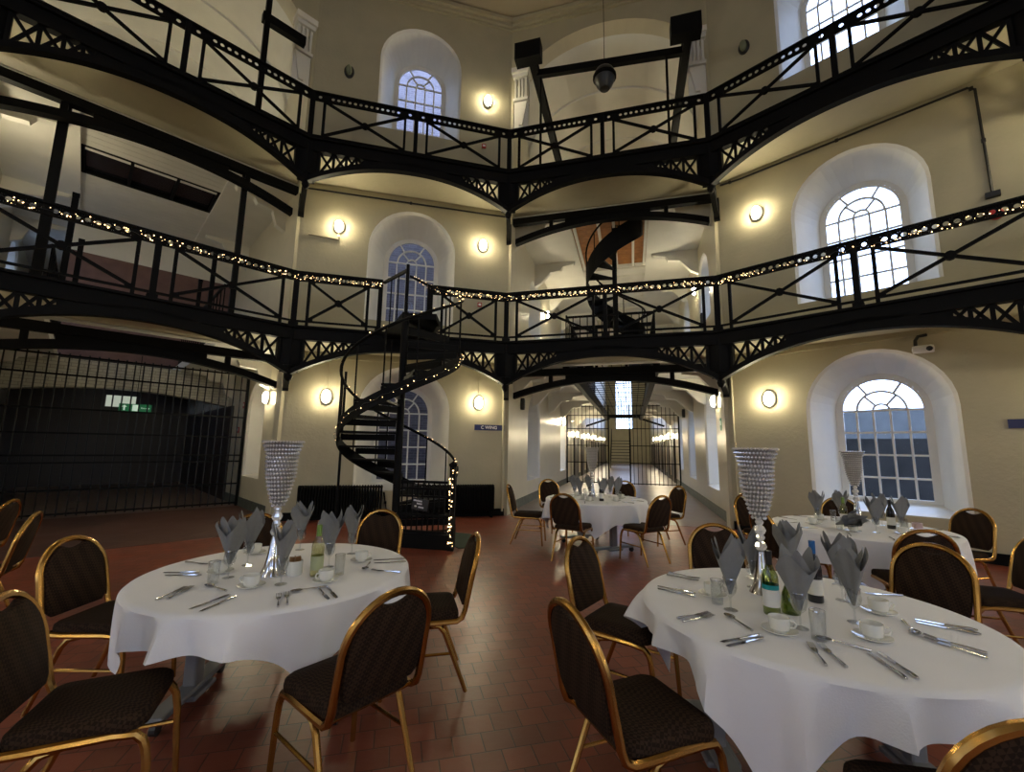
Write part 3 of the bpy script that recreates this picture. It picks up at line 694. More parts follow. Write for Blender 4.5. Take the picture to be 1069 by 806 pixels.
# exit sign and far window glow in the left wing
l = fmat(-45, 0) @ Vector((.25, 12.05, 2.30)); t = thing('exit_sign', 'green running man exit sign hanging behind the left barred gate', 'sign', l, R(45))
m = MB(); m.box((0, 0, 0), (.56, .03, .17)); m.build('panel', EXITG, t)
m = MB(); f = -.018
m.box((-.19, f, -.02), (.03, .004, .08)); m.add([(-.235, f, .015), (-.145, f, .015), (-.19, f, .06)], [(0, 1, 2)]); m.build('arrow', EXITW, t)
m = MB(); m.tube([(.0, f-.002, .048), (.0, f+.002, .048)], .014, 8); m.bar((0, f, .03), (-.015, f, -.01), .004, .02, (1, 0, 0)); m.bar((-.015, f, -.01), (.02, f, -.035), .004, .012, (1, 0, 0)); m.bar((-.015, f, -.01), (-.05, f, -.045), .004, .012, (1, 0, 0)); m.bar((.0, f, .025), (.035, f, .01), .004, .01, (1, 0, 0)); m.box((.0, f+.003, .0), (.11, .002, .14)); m.build('running_man', EXITW, t)
text_mesh('exit_lettering', 'Fire exit', .045, EXITW, t, Matrix.Translation((.17, f, 0)) @ TXT)
m = MB(); m.bar((0, 0, .08), (0, 0, 1.2), .012, .012); m.build('hanger', IRON, t)
m = MB(); m.box((.12, 14.9, 2.62), (.62, .06, .30)); tag(in_frame(-45, m, 'far_window_glow', mat('pale far window glow', (.7, .75, .68), .5, emit=(.8, .9, .75), estr=.22)), 'pale far window glow above the exit sign behind left gate', 'panel')  # glowing box standing in for a far window

# ------------------------------------------------------------------ wall fittings
def lamp_mesh(on, m_on):
    t = bpy.data.objects.new('wall_lamp', None)
    return t
def lamp(az, ap, x, z, label, on=True, far=False, size=1.):
    l = fmat(az, ap) @ Vector((x, 0, z)); t = thing('wall_lamp', label, 'wall lamp', l, R(-az), 'oval bulkhead wall lamps')
    k = size
    def oval(m, w, h, y, n=24): return [(w*math.cos(2*PI*i/n), y, h*math.sin(2*PI*i/n)*(1 if True else 1)) for i in range(n+1)]
    def body(m, rings):
        for a, b in zip(rings, rings[1:]): m.strip(a, b)
        m.add(rings[-1][:-1], [tuple(range(len(rings[-1])-1))])
    m = MB(); body(m, [oval(m, .115*k, .165*k, -.001), oval(m, .115*k, .165*k, -.035), oval(m, .095*k, .145*k, -.055)]); m.build('base', WHITE if on else PLASTIC, t, smooth=True)
    m = MB(); body(m, [oval(m, .072*k, .128*k, -.05), oval(m, .072*k, .128*k, -.085), oval(m, .06*k, .108*k, -.115), oval(m, .034*k, .066*k, -.128)]); m.build('diffuser', (LAMPFAR if far else LAMPON) if on else LAMPOFF, t, smooth=True)
    return t
for z, nm in ((2.57, 'ground floor'), (6.46, 'first floor')):
    lamp(-15, AP, -1.58, z, 'lit oval wall lamp on centre wall, %s, left of its window' % nm); lamp(-15, AP, 1.74, z, 'lit oval wall lamp on centre wall, %s, right of its window' % nm)
    lamp(45, AP, -1.62, z, 'lit oval wall lamp on right window wall, %s' % nm)
lamp(-15, AP, 1.77, 10.42, 'lit oval wall lamp on centre wall above the upper gallery')
lamp(-15, AP, -1.62, 10.43, 'unlit black oval lamp on centre wall above the upper gallery', False)
lamp(45, AP, -1.65, 10.41, 'unlit black oval lamp on right wall above the upper gallery', False)
lamp(45, S, -10.16, 2.61, 'x') if False else None
lamp(45, 2.44, -10.16, 2.60, 'lit oval wall lamp on side wall inside the left wing mouth')      # side wall of the left wing faces its gate
lamp(105, 2.44, -10.35, 2.72, 'lit oval wall lamp on corridor right wall near its mouth')
lamp(-75, 2.44, 17.9, 2.7, 'lit oval wall lamp on corridor left wall before the gate', True, True)
for i in range(5): lamp(-75, 2.40, 22.3+5.6*i, 2.3+.06*i, 'lit wall lamp in the row on corridor left wall beyond the gate', True, True, .9)
for i in range(4): lamp(105, 2.40, -(24.+5.6*i), 2.3+.06*i, 'lit wall lamp in the row on corridor right wall beyond the gate', True, True, .9)
lamp(105, 2.44, -12.6, 6.3, 'lit wall lamp on corridor right wall, first floor'); lamp(-75, 2.44, 13.2, 4.9, 'lit wall lamp on corridor left wall, first floor')
lamp(-75, 2.44, 14, 6.3, 'lit wall lamp high on corridor left wall, first floor')
for az in (75, 105, 165, 225, 285):
    for x in (-1.6, 1.6):
        for z, nm in ((2.57, 'ground floor'), (6.46, 'first floor')): lamp(az, AP, x, z, 'lit oval wall lamp on the rotunda wall behind, %s' % nm)
lamp(-135, 2.44, 10.6, 6.4, 'added unseen lamp brightening the left wing, on its left side wall, first floor')  # added out of view to brighten the boards over the left wing
for az, nm in ((-45, 'left wing'), (15, 'corridor wing')):
    for sg, w_ in ((-1, 'left'), (1, 'right')): lamp(az+90*sg, 2.44, -sg*12.2, 9.7, 'added unseen lamp for the vault, second floor %s side wall of the %s' % (w_, nm))  # added where the upper gallery hides them, to light the wing vaults
def emergency(az, ap, x, z, label):
    l = fmat(az, ap) @ Vector((x, 0, z)); t = thing('emergency_light', label, 'light', l, R(-az), 'black emergency lights')
    m = MB(); m.box((0, -.05, 0), (.12, .1, .32)); m.build('housing', PLASTIC, t, bevel=.015); m = MB(); m.box((.0, -.103, .0), (.07, .01, .22)); m.build('lens', STEEL, t)
emergency(-75, 2.44, 10.55, 2.73, 'narrow black emergency light on corridor left wall by its mouth')
emergency(105, 2.44, -16.9, 2.95, 'narrow black emergency light on corridor right wall before the gate')
emergency(105, 2.44, -11.5, 5.1, 'narrow black emergency light on corridor right wall, first floor')

def conduit(az, ap, pts, r, m, label, nm='conduit_pipe'):
    l, rz = frm(az, ap); t = thing(nm, label, 'pipe', l, rz, 'surface pipes'); b = MB(); b.tube([(x, -r-.002, z) for x, z in pts], r, 6); b.build('pipe', m, t)
    b = MB()
    for (x, z), (x2, z2) in zip(pts, pts[1:]): b.box(((x+x2)/2, -r, (z+z2)/2), (.05, 2.2*r, .05))
    b.build('clip', m, t)
conduit(-15, AP, [(-2.35, 7.29), (2.3, 7.31)], .02, PLASTIC, 'dark conduit running under the upper gallery on centre wall')
conduit(45, AP, [(-2.3, 7.39), (-1.9, 7.36), (1.5, 7.37), (1.58, 7.3), (1.6, 5.5)], .02, PLASTIC, 'dark conduit running along then down the right window wall')
conduit(-15, AP, [(-2.35, 3.40), (2.3, 3.44)], .014, CREAM, 'cream conduit under the lower gallery on centre wall')
conduit(45, AP, [(-2.2, 3.3), (-1.6, 3.42), (.2, 3.46), (2.3, 3.46)], .014, CREAM, 'cream conduit under the lower gallery on right window wall')
conduit(-15, AP, [(-2.2, 6.2), (-1.58, 6.16), (-1.58, 6.3)], .018, CREAM, 'cream conduit bending up to first floor lamp left of centre window')
conduit(-15, AP, [(-1.58, 2.7), (-1.58, 3.4)], .012, CREAM, 'cream conduit dropping to ground floor lamp left of centre window')
conduit(-15, AP, [(1.74, 2.7), (1.74, 3.43)], .012, CREAM, 'cream conduit dropping to ground floor lamp right of centre window')
conduit(-15, AP, [(2.34, .1), (2.34, 2.9), (2.38, 3.2)], .028, CREAM, 'cream pipe down the corner of centre wall and corridor')
conduit(45, AP, [(-2.3, .1), (-2.3, 3.3)], .028, CREAM, 'cream pipe down the corner of corridor and right wall')
conduit(-15, AP, [(-.28, .55), (-.2, .12), (2.3, .12)], .02, IRON, 'black heating pipe along the floor of centre wall')

def sign(az, ap, x, z, w, h, label, txt=None):
    l = fmat(az, ap) @ Vector((x, 0, z)); t = thing('wing_sign', label, 'sign', l, R(-az))
    m = MB(); m.box((0, -.012, 0), (w, .02, h)); m.build('plate', SIGNBLUE, t)
    if txt: text_mesh('sign_lettering', txt, h*.78, SIGNWHITE, t, Matrix.Translation((-.02, -.026, 0)) @ TXT)
sign(-15, AP, 2.02, 2.0, .72, .13, 'dark blue sign reading C WING on the centre wall', 'C WING')
sign(45, AP, 1.62, 2.0, .40, .13, 'dark blue sign on right window wall, mostly beyond the frame')
l = fmat(-15, AP) @ Vector((1.62, 0, 4.95))
for z, nm in ((4.95, 'first floor'), (9.15, 'second floor')):
    t = thing('fire_call_point', 'small red fire call point on centre wall, %s' % nm, 'call point', fmat(-15, AP) @ Vector((1.70, 0, z)), R(15)); m = MB(); m.box((0, -.02, 0), (.10, .04, .10)); m.build('box', RED, t); m = MB(); m.box((0, -.042, 0), (.06, .005, .05)); m.build('glass', SIGNWHITE, t)
t = thing('fire_sounder', 'white and red fire alarm sounder on the right window wall', 'alarm', fmat(45, AP) @ Vector((1.6, 0, 5.15)), R(-45))
m = MB(); m.T = Matrix.Rotation(R(90), 4, 'X'); m.lathe([(.06, 0), (.08, .04), (.08, .08), (.05, .1)], 16); m.build('body', WHITE, t, smooth=True); m = MB(); m.T = Matrix.Rotation(R(90), 4, 'X'); m.lathe([(.085, .05), (.085, .09), (.06, .105)], 16); m.build('beacon', RED, t)
m = MB(); m.box((0, -.04, .33), (.16, .08, .08)); m.build('junction_box', PLASTIC, t)
t = thing('security_camera', 'white security camera above the right ground floor window', 'camera', fmat(45, AP) @ Vector((.63, 0, 3.20)), R(-45))
m = MB(); m.T = Matrix.Translation((0, -.14, 0)) @ Matrix.Rotation(R(90), 4, 'Y'); m.lathe([(.0, -.13), (.06, -.12), (.065, -.05), (.065, .10), (.055, .13), (0, .14)], 16); m.build('housing', WHITE, t, smooth=True)
m = MB(); m.T = Matrix.Translation((.08, -.2, -.01)) @ Matrix.Rotation(R(90), 4, 'X'); m.lathe([(.035, 0), (.04, .02), (0, .03)], 12); m.build('lens', PLASTIC, t)
m = MB(); m.tube([(-.08, -.1, .05), (-.08, -.09, .16), (-.04, -.06, .23), (.06, -.02, .25)], .025, 8); m.build('cable_arm', PLASTIC, t)
m = MB(); m.box((0, -.04, 0), (.09, .08, .07)); m.build('bracket', WHITE, t)
for z, nm, y in ((2.55, 'upper', 12.1), (1.9, 'lower', 12.45)):
    t = thing('red_fire_sign', '%s small red fire sign on side wall behind the left gate' % nm, 'sign', fmat(45, S) @ Vector((-y-.2, 0, z)), R(-45)); m = MB(); m.box((0, -.015, 0), (.16, .02, .16)); m.build('plate', RED, t); m = MB(); m.box((0, -.028, .01), (.09, .004, .07)); m.build('symbol', SIGNWHITE, t)
t = thing('green_exit_notice', 'tiny green safety notice on the corridor right wall by its mouth', 'sign', fmat(105, S) @ Vector((-9.95, 0, 2.15)), R(-105)); m = MB(); m.box((0, -.012, 0), (.16, .02, .28)); m.build('plate', EXITG, t); m = MB(); m.box((0, -.024, .03), (.07, .004, .1)); m.build('symbol', EXITW, t)

def radiator(x0, x1, label):
    l = fmat(-15, AP) @ Vector(((x0+x1)/2, -.17, 0)); t = thing('radiator', label, 'radiator', l, R(15), 'black column radiators'); w = x1-x0; n_ = int(w/.055)
    for i in range(n_):
        x = -w/2+w*(i+.5)/n_; m = MB()
        m.tube([(x, -.07, .13), (x, -.085, .2), (x, -.085, .66), (x, -.05, .70), (x, .05, .70), (x, .085, .66), (x, .085, .2), (x, .05, .13)], .021, 6); m.tube([(x, 0, .13), (x, 0, .69)], .02, 6); m.build('section', IRON, t)
    m = MB(); m.tube([(-w/2, 0, .14), (w/2, 0, .14)], .022, 6); m.tube([(-w/2, 0, .68), (w/2, 0, .68)], .022, 6); m.build('header_pipes', IRON, t)
    for s in (-1, 1): m = MB(); m.box((s*(w/2-.06), 0, .06), (.05, .16, .12)); m.build('foot', IRON, t)
radiator(-1.96, -.30, 'long black column radiator left of the spiral staircase'); radiator(.55, 2.12, 'black column radiator right of the spiral staircase')
m = MB(); m.slab([(-.82, 7.15), (-.36, 6.95), (-.33, 6.02), (-.62, 5.94), (-.86, 6.3)][::-1], .001, .012); tag(m.build('floor_mat', MAT_GREEN), 'dark green mat on the floor behind the stair newel', 'mat')

# steel stair far down the corridor
t = thing('steel_stair', 'small steel stair at the far end of the corridor', 'stair', fmat(15, 0) @ Vector((-.5, 36, 0)), R(-15))
for x in (-.8, .8): m = MB(); m.bar((x, 0, 0), (x, 2.6, 2.4), .06, .2); m.build('stringer', STEEL, t)
for i in range(9): m = MB(); m.box((0, .3+.27*i, .27+.25*i), (1.6, .24, .05)); m.build('tread', STEEL, t)
for x in (-.8, .8): m = MB(); m.bar((x, 0, .95), (x, 2.6, 3.3), .05, .05); m.bar((x, 0, 0), (x, 0, .95), .05, .05); m.bar((x, 2.6, 2.4), (x, 2.6, 3.3), .05, .05); m.build('handrail', STEEL, t)
t = thing('walkway_bridge', 'dark walkway bridge crossing the corridor above the steel stair', 'bridge', fmat(15, 0) @ Vector((0, 28, 0)), R(-15))
m = MB(); m.box((0, 0, D1-.1), (4.8, .9, .2)); m.build('deck', IRON, t)
for q in (-1, 1): m = MB(); m.bar((q*2.4, -.4, D1-.75), (q*.9, -.4, D1-.25), .08, .12); m.build('bracket', IRON, t)

# ------------------------------------------------------------------ tables
def cloth(cx, cy, r, side, corn, rot, seed, label, zt=.752, nf=13):
    rnd = random.Random(seed); m = MB(); N = 216; ph = [rnd.uniform(0, 6.3) for _ in range(4)]
    def L(t):
        q = (t-rot+PI/4) % (PI/2) - PI/4
        u = max(0, (abs(q)-R(20))/R(25)); return side+(corn-side)*u**1.7+.02*math.sin(3*t+ph[2])
    rows = []
    for rr in (.02, r*.5, r-.03): rows.append([(rr*math.cos(2*PI*k/N), rr*math.sin(2*PI*k/N), zt) for k in range(N)])
    rows.append([((r-.004)*math.cos(2*PI*k/N), (r-.004)*math.sin(2*PI*k/N), zt-.004) for k in range(N)])
    J = 12
    for j in range(J+1):
        t = j/J; row = []
        for k in range(N):
            th = 2*PI*k/N; l = L(th); w = .10*l*t**1.2
            fo = (1-2*abs(math.sin(nf*.5*th+ph[0]+.9*math.sin(2*th+ph[3]))))*.5+math.sin((nf*2-3)*th+ph[1])*.12+math.sin(5*th+ph[2])*.30
            f = max(0, l-.12)*.42
            q = (th-rot+PI/4) % (PI/2) - PI/4; corner = max(0, 1-abs(abs(q)-PI/4)/.3)
            rad = r+.008+.022*t**.7+(fo if fo > 0 else fo*.6)*min(.10, .085+f*.06)*t**.7*(.9+.4*l)*1.5*(1-.7*corner)-corner*.075*t
            row.append((rad*math.cos(th), rad*math.sin(th), zt-.016-l*t*.97))
        rows.append(row)
    v = [p for row in rows for p in row]; f = []
    for i in range(len(rows)-1):
        for k in range(N): f.append((i*N+k, i*N+(k+1) % N, (i+1)*N+(k+1) % N, (i+1)*N+k))
    f.append(tuple(range(N))); m.add(v, f)
    o = m.build('tablecloth', CLOTH, smooth=True, loc=(cx, cy, 0)); tag(o, label, 'tablecloth', 'white tablecloths')
    for p in o.data.polygons: p.use_smooth = True
    return o
def table(cx, cy, r, ang, label):
    t = thing('banquet_table', label, 'table', (cx, cy, 0), R(ang), 'round banquet tables')
    m = MB(); m.lathe([(0, .718), (r-.03, .718), (r-.02, .73), (r-.03, .746), (0, .746)], 48, cap=False); m.build('tabletop', GREYPL, t)
    for s in (-1, 1):
        m = MB(); m.box((s*.46, 0, .38), (.075, .10, .66)); m.build('leg', GREYPL, t, bevel=.012)
        m = MB(); m.box((s*.46, 0, .085), (.10, .74, .035)); m.box((s*.46, 0, .06), (.16, .24, .03)); m.build('foot', GREYPL, t, bevel=.01)
        for q in (-1, 1):
            m = MB(); m.tube([(s*.46-.016, q*.33, .034), (s*.46+.016, q*.33, .034)], .034, 12); m.box((s*.46, q*.33, .066), (.02, .05, .03)); m.build('caster', PLASTIC, t)
        m = MB(); m.box((s*.46, 0, .70), (.10, .9, .03)); m.build('support_arm', STEEL, t)
    m = MB(); m.box((0, 0, .60), (.92, .03, .06)); m.build('cross_beam', STEEL, t)
    return t
TB = {1: (-1.26, 1.93, .785), 2: (1.72, 1.39, .78), 3: (1.55, 6.25, .80), 4: (4.0, 3.95, .82)}
TN = {1: 'front left table', 2: 'front right table', 3: 'corridor table', 4: 'window table'}
table(*TB[1][:2], .785, 8, 'round table under white cloth at front left, by the chairs'); cloth(*TB[1], .175, .40, R(-7), 3, 'white cloth on the front left table with the green capped bottle')
table(*TB[2][:2], .78, -5, 'round table under white cloth at front right'); cloth(*TB[2], .14, .54, R(2), 8, 'white cloth on the front right table with the teal labelled bottle')
table(*TB[3], -66, 'round table under white cloth before the corridor mouth'); cloth(*TB[3], .27, .50, R(34), 5, 'white cloth on the round table before the corridor mouth')
table(*TB[4], 80, 'round table under white cloth below the right window'); cloth(*TB[4], .26, .5, R(15), 6, 'white cloth on the table below the right window')

# ------------------------------------------------------------------ chairs
def make_chair():
    t = thing('banquet_chair', 'x', 'chair')
    m = MB()
    path = []
    for s in (-1,):
        path = [(.20, .215, .385), (.205, .19, .415), (.21, .12, .425), (.214, -.12, .425), (.216, -.20, .428), (.217, -.235, .448), (.217, -.252, .49), (.216, -.275, .60), (.214, -.30, .72)]
    tops = [(.214*math.cos(PI*i/16), -.30-.058*math.sin(PI*i/16), .72+.205*math.sin(PI*i/16)) for i in range(1, 16)]
    full = path+tops+[(-x, y, z) for x, y, z in path[::-1]]
    m.tube(full, .0175, 8); m.build('back_frame', GOLD, t, smooth=True)
    # back pad: arch shape with a flattened top leaving the hand hole
    m = MB(); out = []
    for i in range(0, 25):
        a = PI*i/24; x = .197*math.cos(a); z = .72+.192*math.sin(a); z = min(z, .872+.028*(abs(x)/.085)**2 if abs(x) < .085 else z)
        out.append((x, z))
    out += [(-.196, .60), (-.185, .53), (-.16, .505), (.16, .505), (.185, .53), (.196, .60)]
    def yb(z): return -.252-.22*(z-.49)
    n_ = len(out); cxz = (0, .70)
    def lay(k, off): return [((x-cxz[0])*k, yb((z-cxz[1])*k+cxz[1])+off, (z-cxz[1])*k+cxz[1]) for x, z in out]
    L = [lay(.94, -.017), lay(.985, -.013), lay(1., 0), lay(.985, .016), lay(.93, .023)]
    vs = [p for l in L for p in l]; fs = [(i*n_+k, i*n_+(k+1) % n_, (i+1)*n_+(k+1) % n_, (i+1)*n_+k) for i in range(4) for k in range(n_)]
    fs += [tuple(range(n_-1, -1, -1)), tuple(range(4*n_, 5*n_))]; m.add(vs, fs); m.build('backrest', FABRIC, t, smooth=True)
    # seat pad with rounded corners
    m = MB(); o = []
    for cx_, cy_, a0, rr in ((.15, .15, 0, .07), (-.15, .15, 90, .07), (-.155, -.17, 180, .05), (.155, -.17, 270, .05)):
        for i in range(6): a = R(a0+18*i); o.append((cx_+rr*math.cos(a), cy_+rr*math.sin(a)))
    n_ = len(o); L = [[(x*k, y*k, z) for x, y in o] for k, z in ((.93, .425), (.99, .432), (1., .455), (.985, .475), (.93, .487), (.6, .493))]
    vs = [p for l in L for p in l]; fs = [(i*n_+k, i*n_+(k+1) % n_, (i+1)*n_+(k+1) % n_, (i+1)*n_+k) for i in range(5) for k in range(n_)]
    fs += [tuple(range(n_-1, -1, -1)), tuple(range(5*n_, 6*n_))]; m.add(vs, fs); m.build('seat', FABRIC, t, smooth=True)
    for s in (-1, 1):
        m = MB(); m.tube([(s*.20, .213, .388), (s*.203, .225, .36), (s*.205, .235, .30), (s*.212, .255, .0)], [.0165, .0165, .016, .013], 8); m.build('leg', GOLD, t, smooth=True)
        m = MB(); m.tube([(s*.20, -.03, .413), (s*.203, -.09, .40), (s*.205, -.125, .36), (s*.212, -.27, .0)], [.014, .016, .016, .013], 8); m.build('leg', GOLD, t, smooth=True)
        m = MB(); m.tube([(s*.208, .235, .235), (s*.209, -.17, .235)], .009, 6); m.build('stretcher', GOLD, t)
    m = MB(); m.tube([(-.216, -.21, .435), (.216, -.21, .435)], .009, 6); m.tube([(-.205, .12, .41), (.205, .12, .41)], .009, 6); m.build('seat_rail', GOLD, t)
    return t
chair0 = [make_chair(), False]
def chair(x, y, face, label):
    rz = R(face-90)
    if not chair0[1]:
        o = chair0[0]; o.location = (x, y, 0); o.rotation_euler = (0, 0, rz); o['label'] = label; o['group'] = 'gold framed banquet chairs'; chair0[1] = True; return o
    return dup(chair0[0], (x, y, 0), rz, label, 'gold framed banquet chairs')
def chair_px(u, v, tb, label, face=None, dmax=1.6, dmin=1.2):
    P = at(u, v, .925).xy; c = Vector(TB[tb][:2]); cam = CAM.xy
    dirv = (P-cam).normalized(); s = (P-cam).length
    while (P-c).length > dmax and s > .5: s -= .02; P = cam+dirv*s
    if face is None: d = c-P; face = math.degrees(math.atan2(d.y, d.x))
    f = Vector((math.cos(R(face)), math.sin(R(face))))
    p = P+f*.35
    return chair(p.x, p.y, face, label)
chair_px(75, 562, 1, 'gold framed chair at left of the front left table, back upright before the dark gate')
chair(-1.50, .98, 24, 'nearest left chair cut by the photo edge, brown seat pointing right')
chair_px(415, 617, 1, 'near chair seen from behind at right of the front left table', 141)
chair_px(497, 558, 1, 'chair seen from its side right of the front left table')
chair_px(400, 533, 1, 'chair behind front left table, its back before the long radiator')
chair_px(268, 537, 1, 'chair half hidden behind grey napkins and vase on the front left table')
chair(-5.3, 3.45, 205, 'farthest left chair, cut by the left photo edge'); chair(-4.2, 2.66, 214, 'chair turned away to the left, beside the farthest left chair')
chair_px(592, 630, 2, 'near chair at left front of the front right table, backrest seen from behind')
chair_px(603, 562, 2, 'chair at left of front right table, behind the nearer left chair')
chair_px(745, 548, 2, 'chair behind the front right table, left of its crystal vase')
chair_px(972, 568, 2, 'chair at right rear of front right table, backrest facing camera')
chair_px(1100, 757, 2, 'nearest chair at bottom right corner, only its gold hoop showing')
chair_px(531, 506, 3, 'chair at left of the corridor table, seen from its side'); chair_px(572, 499, 3, 'chair at back left of the corridor table', None, 1.75)
chair_px(588, 516, 3, 'chair at front left of the corridor table, seen from behind'); chair_px(652, 500, 3, 'chair at the back of the corridor table', None, 1.75)
chair_px(691, 518, 3, 'chair at front right of the corridor table, seen from behind'); chair_px(709, 508, 3, 'chair at right of the corridor table, behind its front right chair')
chair_px(777, 514, 4, 'chair at far left of the window table, by the corridor wall corner'); chair_px(792, 532, 4, 'chair at left of window table, behind the front right crystal vase')
chair_px(875, 515, 4, 'chair between window table and right window', None, 1.5); chair_px(1015, 526, 4, 'chair at right of the window table against cream wall', None, 1.55)
chair_px(967, 554, 4, 'dark chair at front of window table, behind a gold rimmed backrest')
chair(3.98, 2.62, 165, 'dark chair at the right photo edge, only its seat and legs showing')

# ------------------------------------------------------------------ tableware prototypes
class Proto:
    def __init__(s, fn): s.fn = fn; s.o = None
    def put(s, loc, rz, label, group):
        if s.o is None:
            s.o = s.fn(); s.o.location = loc; s.o.rotation_euler = (0, 0, rz); s.o['label'] = label; s.o['group'] = group; return s.o
        return dup(s.o, loc, rz, label, group)
def mk_knife():
    t = thing('table_knife', 'x', 'knife'); m = MB()
    m.slab([(-.010, .0), (.010, 0), (.011, .08), (.006, .108), (-.008, .10)], .001, .003); m.build('blade', SILVER, t)
    m = MB(); m.tube([(0, .002, .004), (0, -.03, .005), (0, -.085, .0055), (0, -.108, .005)], [.004, .0045, .0065, .004], 8); m.build('handle', SILVER, t, smooth=True); return t
def mk_fork():
    t = thing('table_fork', 'x', 'fork'); m = MB()
    for x in (-.0105, -.0035, .0035, .0105): m.bar((x, .05, .004), (x, .10, .009), .003, .0025)
    m.slab([(-.004, .005), (.004, .005), (.012, .035), (.0125, .052), (-.0125, .052), (-.012, .035)], .003, .006); m.build('head', SILVER, t)
    m = MB(); m.tube([(0, .01, .005), (0, -.05, .006), (0, -.098, .004)], [.003, .0045, .0065], 8); m.build('handle', SILVER, t, smooth=True); return t
def mk_spoon():
    t = thing('table_spoon', 'x', 'spoon'); m = MB(); n = 16
    rings = [[(k*.021*math.cos(2*PI*i/n), .062+k*.033*math.sin(2*PI*i/n), z) for i in range(n+1)] for k, z in ((1, .011), (.8, .005), (.4, .0025), (.02, .002))]
    for a, b in zip(rings, rings[1:]): m.strip(a, b)
    m.build('bowl', SILVER, t, smooth=True)
    m = MB(); m.tube([(0, .033, .010), (0, .01, .008), (0, -.05, .006), (0, -.098, .004)], [.003, .003, .0045, .0065], 8); m.build('handle', SILVER, t, smooth=True); return t
def mk_cup():
    t = thing('tea_cup', 'x', 'cup'); m = MB()
    m.lathe([(0, .004), (.028, .0), (.030, .005), (.039, .012), (.0425, .030), (.043, .060), (.0405, .061), (.0395, .03), (.030, .012), (0, .010)], 24, cap=False); m.build('body', CHINA, t, smooth=True)
    m = MB(); m.tube([(.041, 0, .048), (.058, 0, .05), (.066, 0, .038), (.058, 0, .022), (.039, 0, .02)], .0045, 8); m.build('handle', CHINA, t, smooth=True); return t
def mk_saucer():
    t = thing('saucer', 'x', 'saucer'); m = MB()
    m.lathe([(0, .003), (.032, .002), (.036, .0), (.045, .004), (.072, .013), (.072, .016), (.045, .008), (.03, .006), (0, .006)], 28, cap=False); m.build('plate', CHINA, t, smooth=True); return t
def mk_glass():
    t = thing('wine_glass', 'x', 'glass'); m = MB()
    m.lathe([(.033, 0), (.033, .002), (.006, .006), (.0045, .012), (.0045, .06), (.01, .066), (.028, .085), (.034, .11), (.031, .155), (.029, .155), (.032, .11), (.026, .088), (.0, .07)], 20); m.build('bowl_and_stem', CLEAR, t, smooth=True)
    m = MB(); m.tube([(.031*math.cos(2*PI*i/20), .031*math.sin(2*PI*i/20), .155) for i in range(20)], .0014, 4, closed=True); m.build('rim', SILVER, t); return t
def mk_tumbler():
    t = thing('water_tumbler', 'x', 'glass'); m = MB()
    m.lathe([(0, .0), (.028, 0), (.031, .12), (.029, .12), (.026, .008), (0, .008)], 18, cap=False); m.build('body', CLEAR, t, smooth=True)
    m = MB(); m.tube([(.030*math.cos(2*PI*i/18), .030*math.sin(2*PI*i/18), .12) for i in range(18)], .0012, 4, closed=True); m.build('rim', SILVER, t); return t
def mk_napkin(seed):
    def fn():
        rnd = random.Random(seed); t = thing('grey_napkin', 'x', 'napkin')
        for li, (sc_, nm) in enumerate(((1., 'outer_fold'), (.78, 'inner_fold'))):
            m = MB(); N = 48; K = 9; rows = []; p0 = rnd.uniform(0, 6.3); e = rnd.uniform(.62, .8)
            tips = [rnd.uniform(.8, 1.1) for _ in range(3)]
            for j in range(K+1):
                q = j/K; row = []
                for k in range(N):
                    a = 2*PI*k/N; u = ((a+p0+li*.9) % (2*PI))/(2*PI)*3; tri = 1-abs((u % 1)*2-1); tip = tips[int(u) % 3]
                    top = (.17+.105*tri**1.05*tip)*(1.04 if li else 1.); r = (.008+.070*(q**1.1))*sc_*(1+.10*math.sin(3*a+p0)+.05*math.sin(7*a))
                    r *= 1+.20*q*tri
                    row.append((r*math.cos(a), r*e*math.sin(a), top*q+li*.004))
                rows.append(row)
            v = [p for row in rows for p in row]; f = [(i*N+k, i*N+(k+1) % N, (i+1)*N+(k+1) % N, (i+1)*N+k) for i in range(K) for k in range(N)]
            m.add(v, f); m.build(nm, NAPKIN, t, smooth=True)
        return t
    return fn
def mk_vase():
    t = thing('crystal_vase', 'x', 'vase'); m = MB()
    m.lathe([(.075, 0), (.07, .01), (.05, .05), (.035, .12), (.024, .20), (.02, .225), (.0, .23)], 24); m.build('silver_base', SILVER, t, smooth=True)
    for z, r in ((.255, .034), (.305, .026), (.345, .034), (.39, .024)):
        m = MB(); n_ = 8; m.lathe([(.006, -r), (r*.75, -r*.55), (r, 0), (r*.75, r*.55), (.006, r)], n_, (0, 0, z)); m.build('crystal_ball', CRYSTAL, t)
    m = MB(); prof = []
    for i in range(17):
        q = i/16; r = .030+.040*min(1, q*2.2)**.75+.020*q+.022*max(0, q-.8)/.2; prof.append((r, .415+.395*q))
    m.lathe(prof, 26, cap=False); m.build('liner', mat('vase liner', (.22, .21, .20), .35, metal=.5) if 'vase liner' not in MATS else MATS['vase liner'], t, smooth=True)
    m = MB()
    for i, (r, z) in enumerate(prof):
        n_ = int(2*PI*r/.0175)
        for k in range(n_): a = 2*PI*(k+.5*(i % 2))/n_; m.octa(((r+.005)*math.cos(a), (r+.005)*math.sin(a), z), .0105)
    m.build('bead_bowl', CRYSTAL, t); return t
KN, FO, SP, CU_, SA, WG_, TU, VA = [Proto(f) for f in (mk_knife, mk_fork, mk_spoon, mk_cup, mk_saucer, mk_glass, mk_tumbler, mk_vase)]
NA = [Proto(mk_napkin(s)) for s in (2, 11, 23)]
ZT = .753
def cutlery(P, hx, tx, label, group):         # hx = head pixel, tx = handle pixel
    a = at(*hx, ZT).xy; b = at(*tx, ZT).xy; d = a-b; mid = (a+b)/2
    P.put((mid.x, mid.y, ZT), math.atan2(d.y, d.x)-PI/2, label, group)
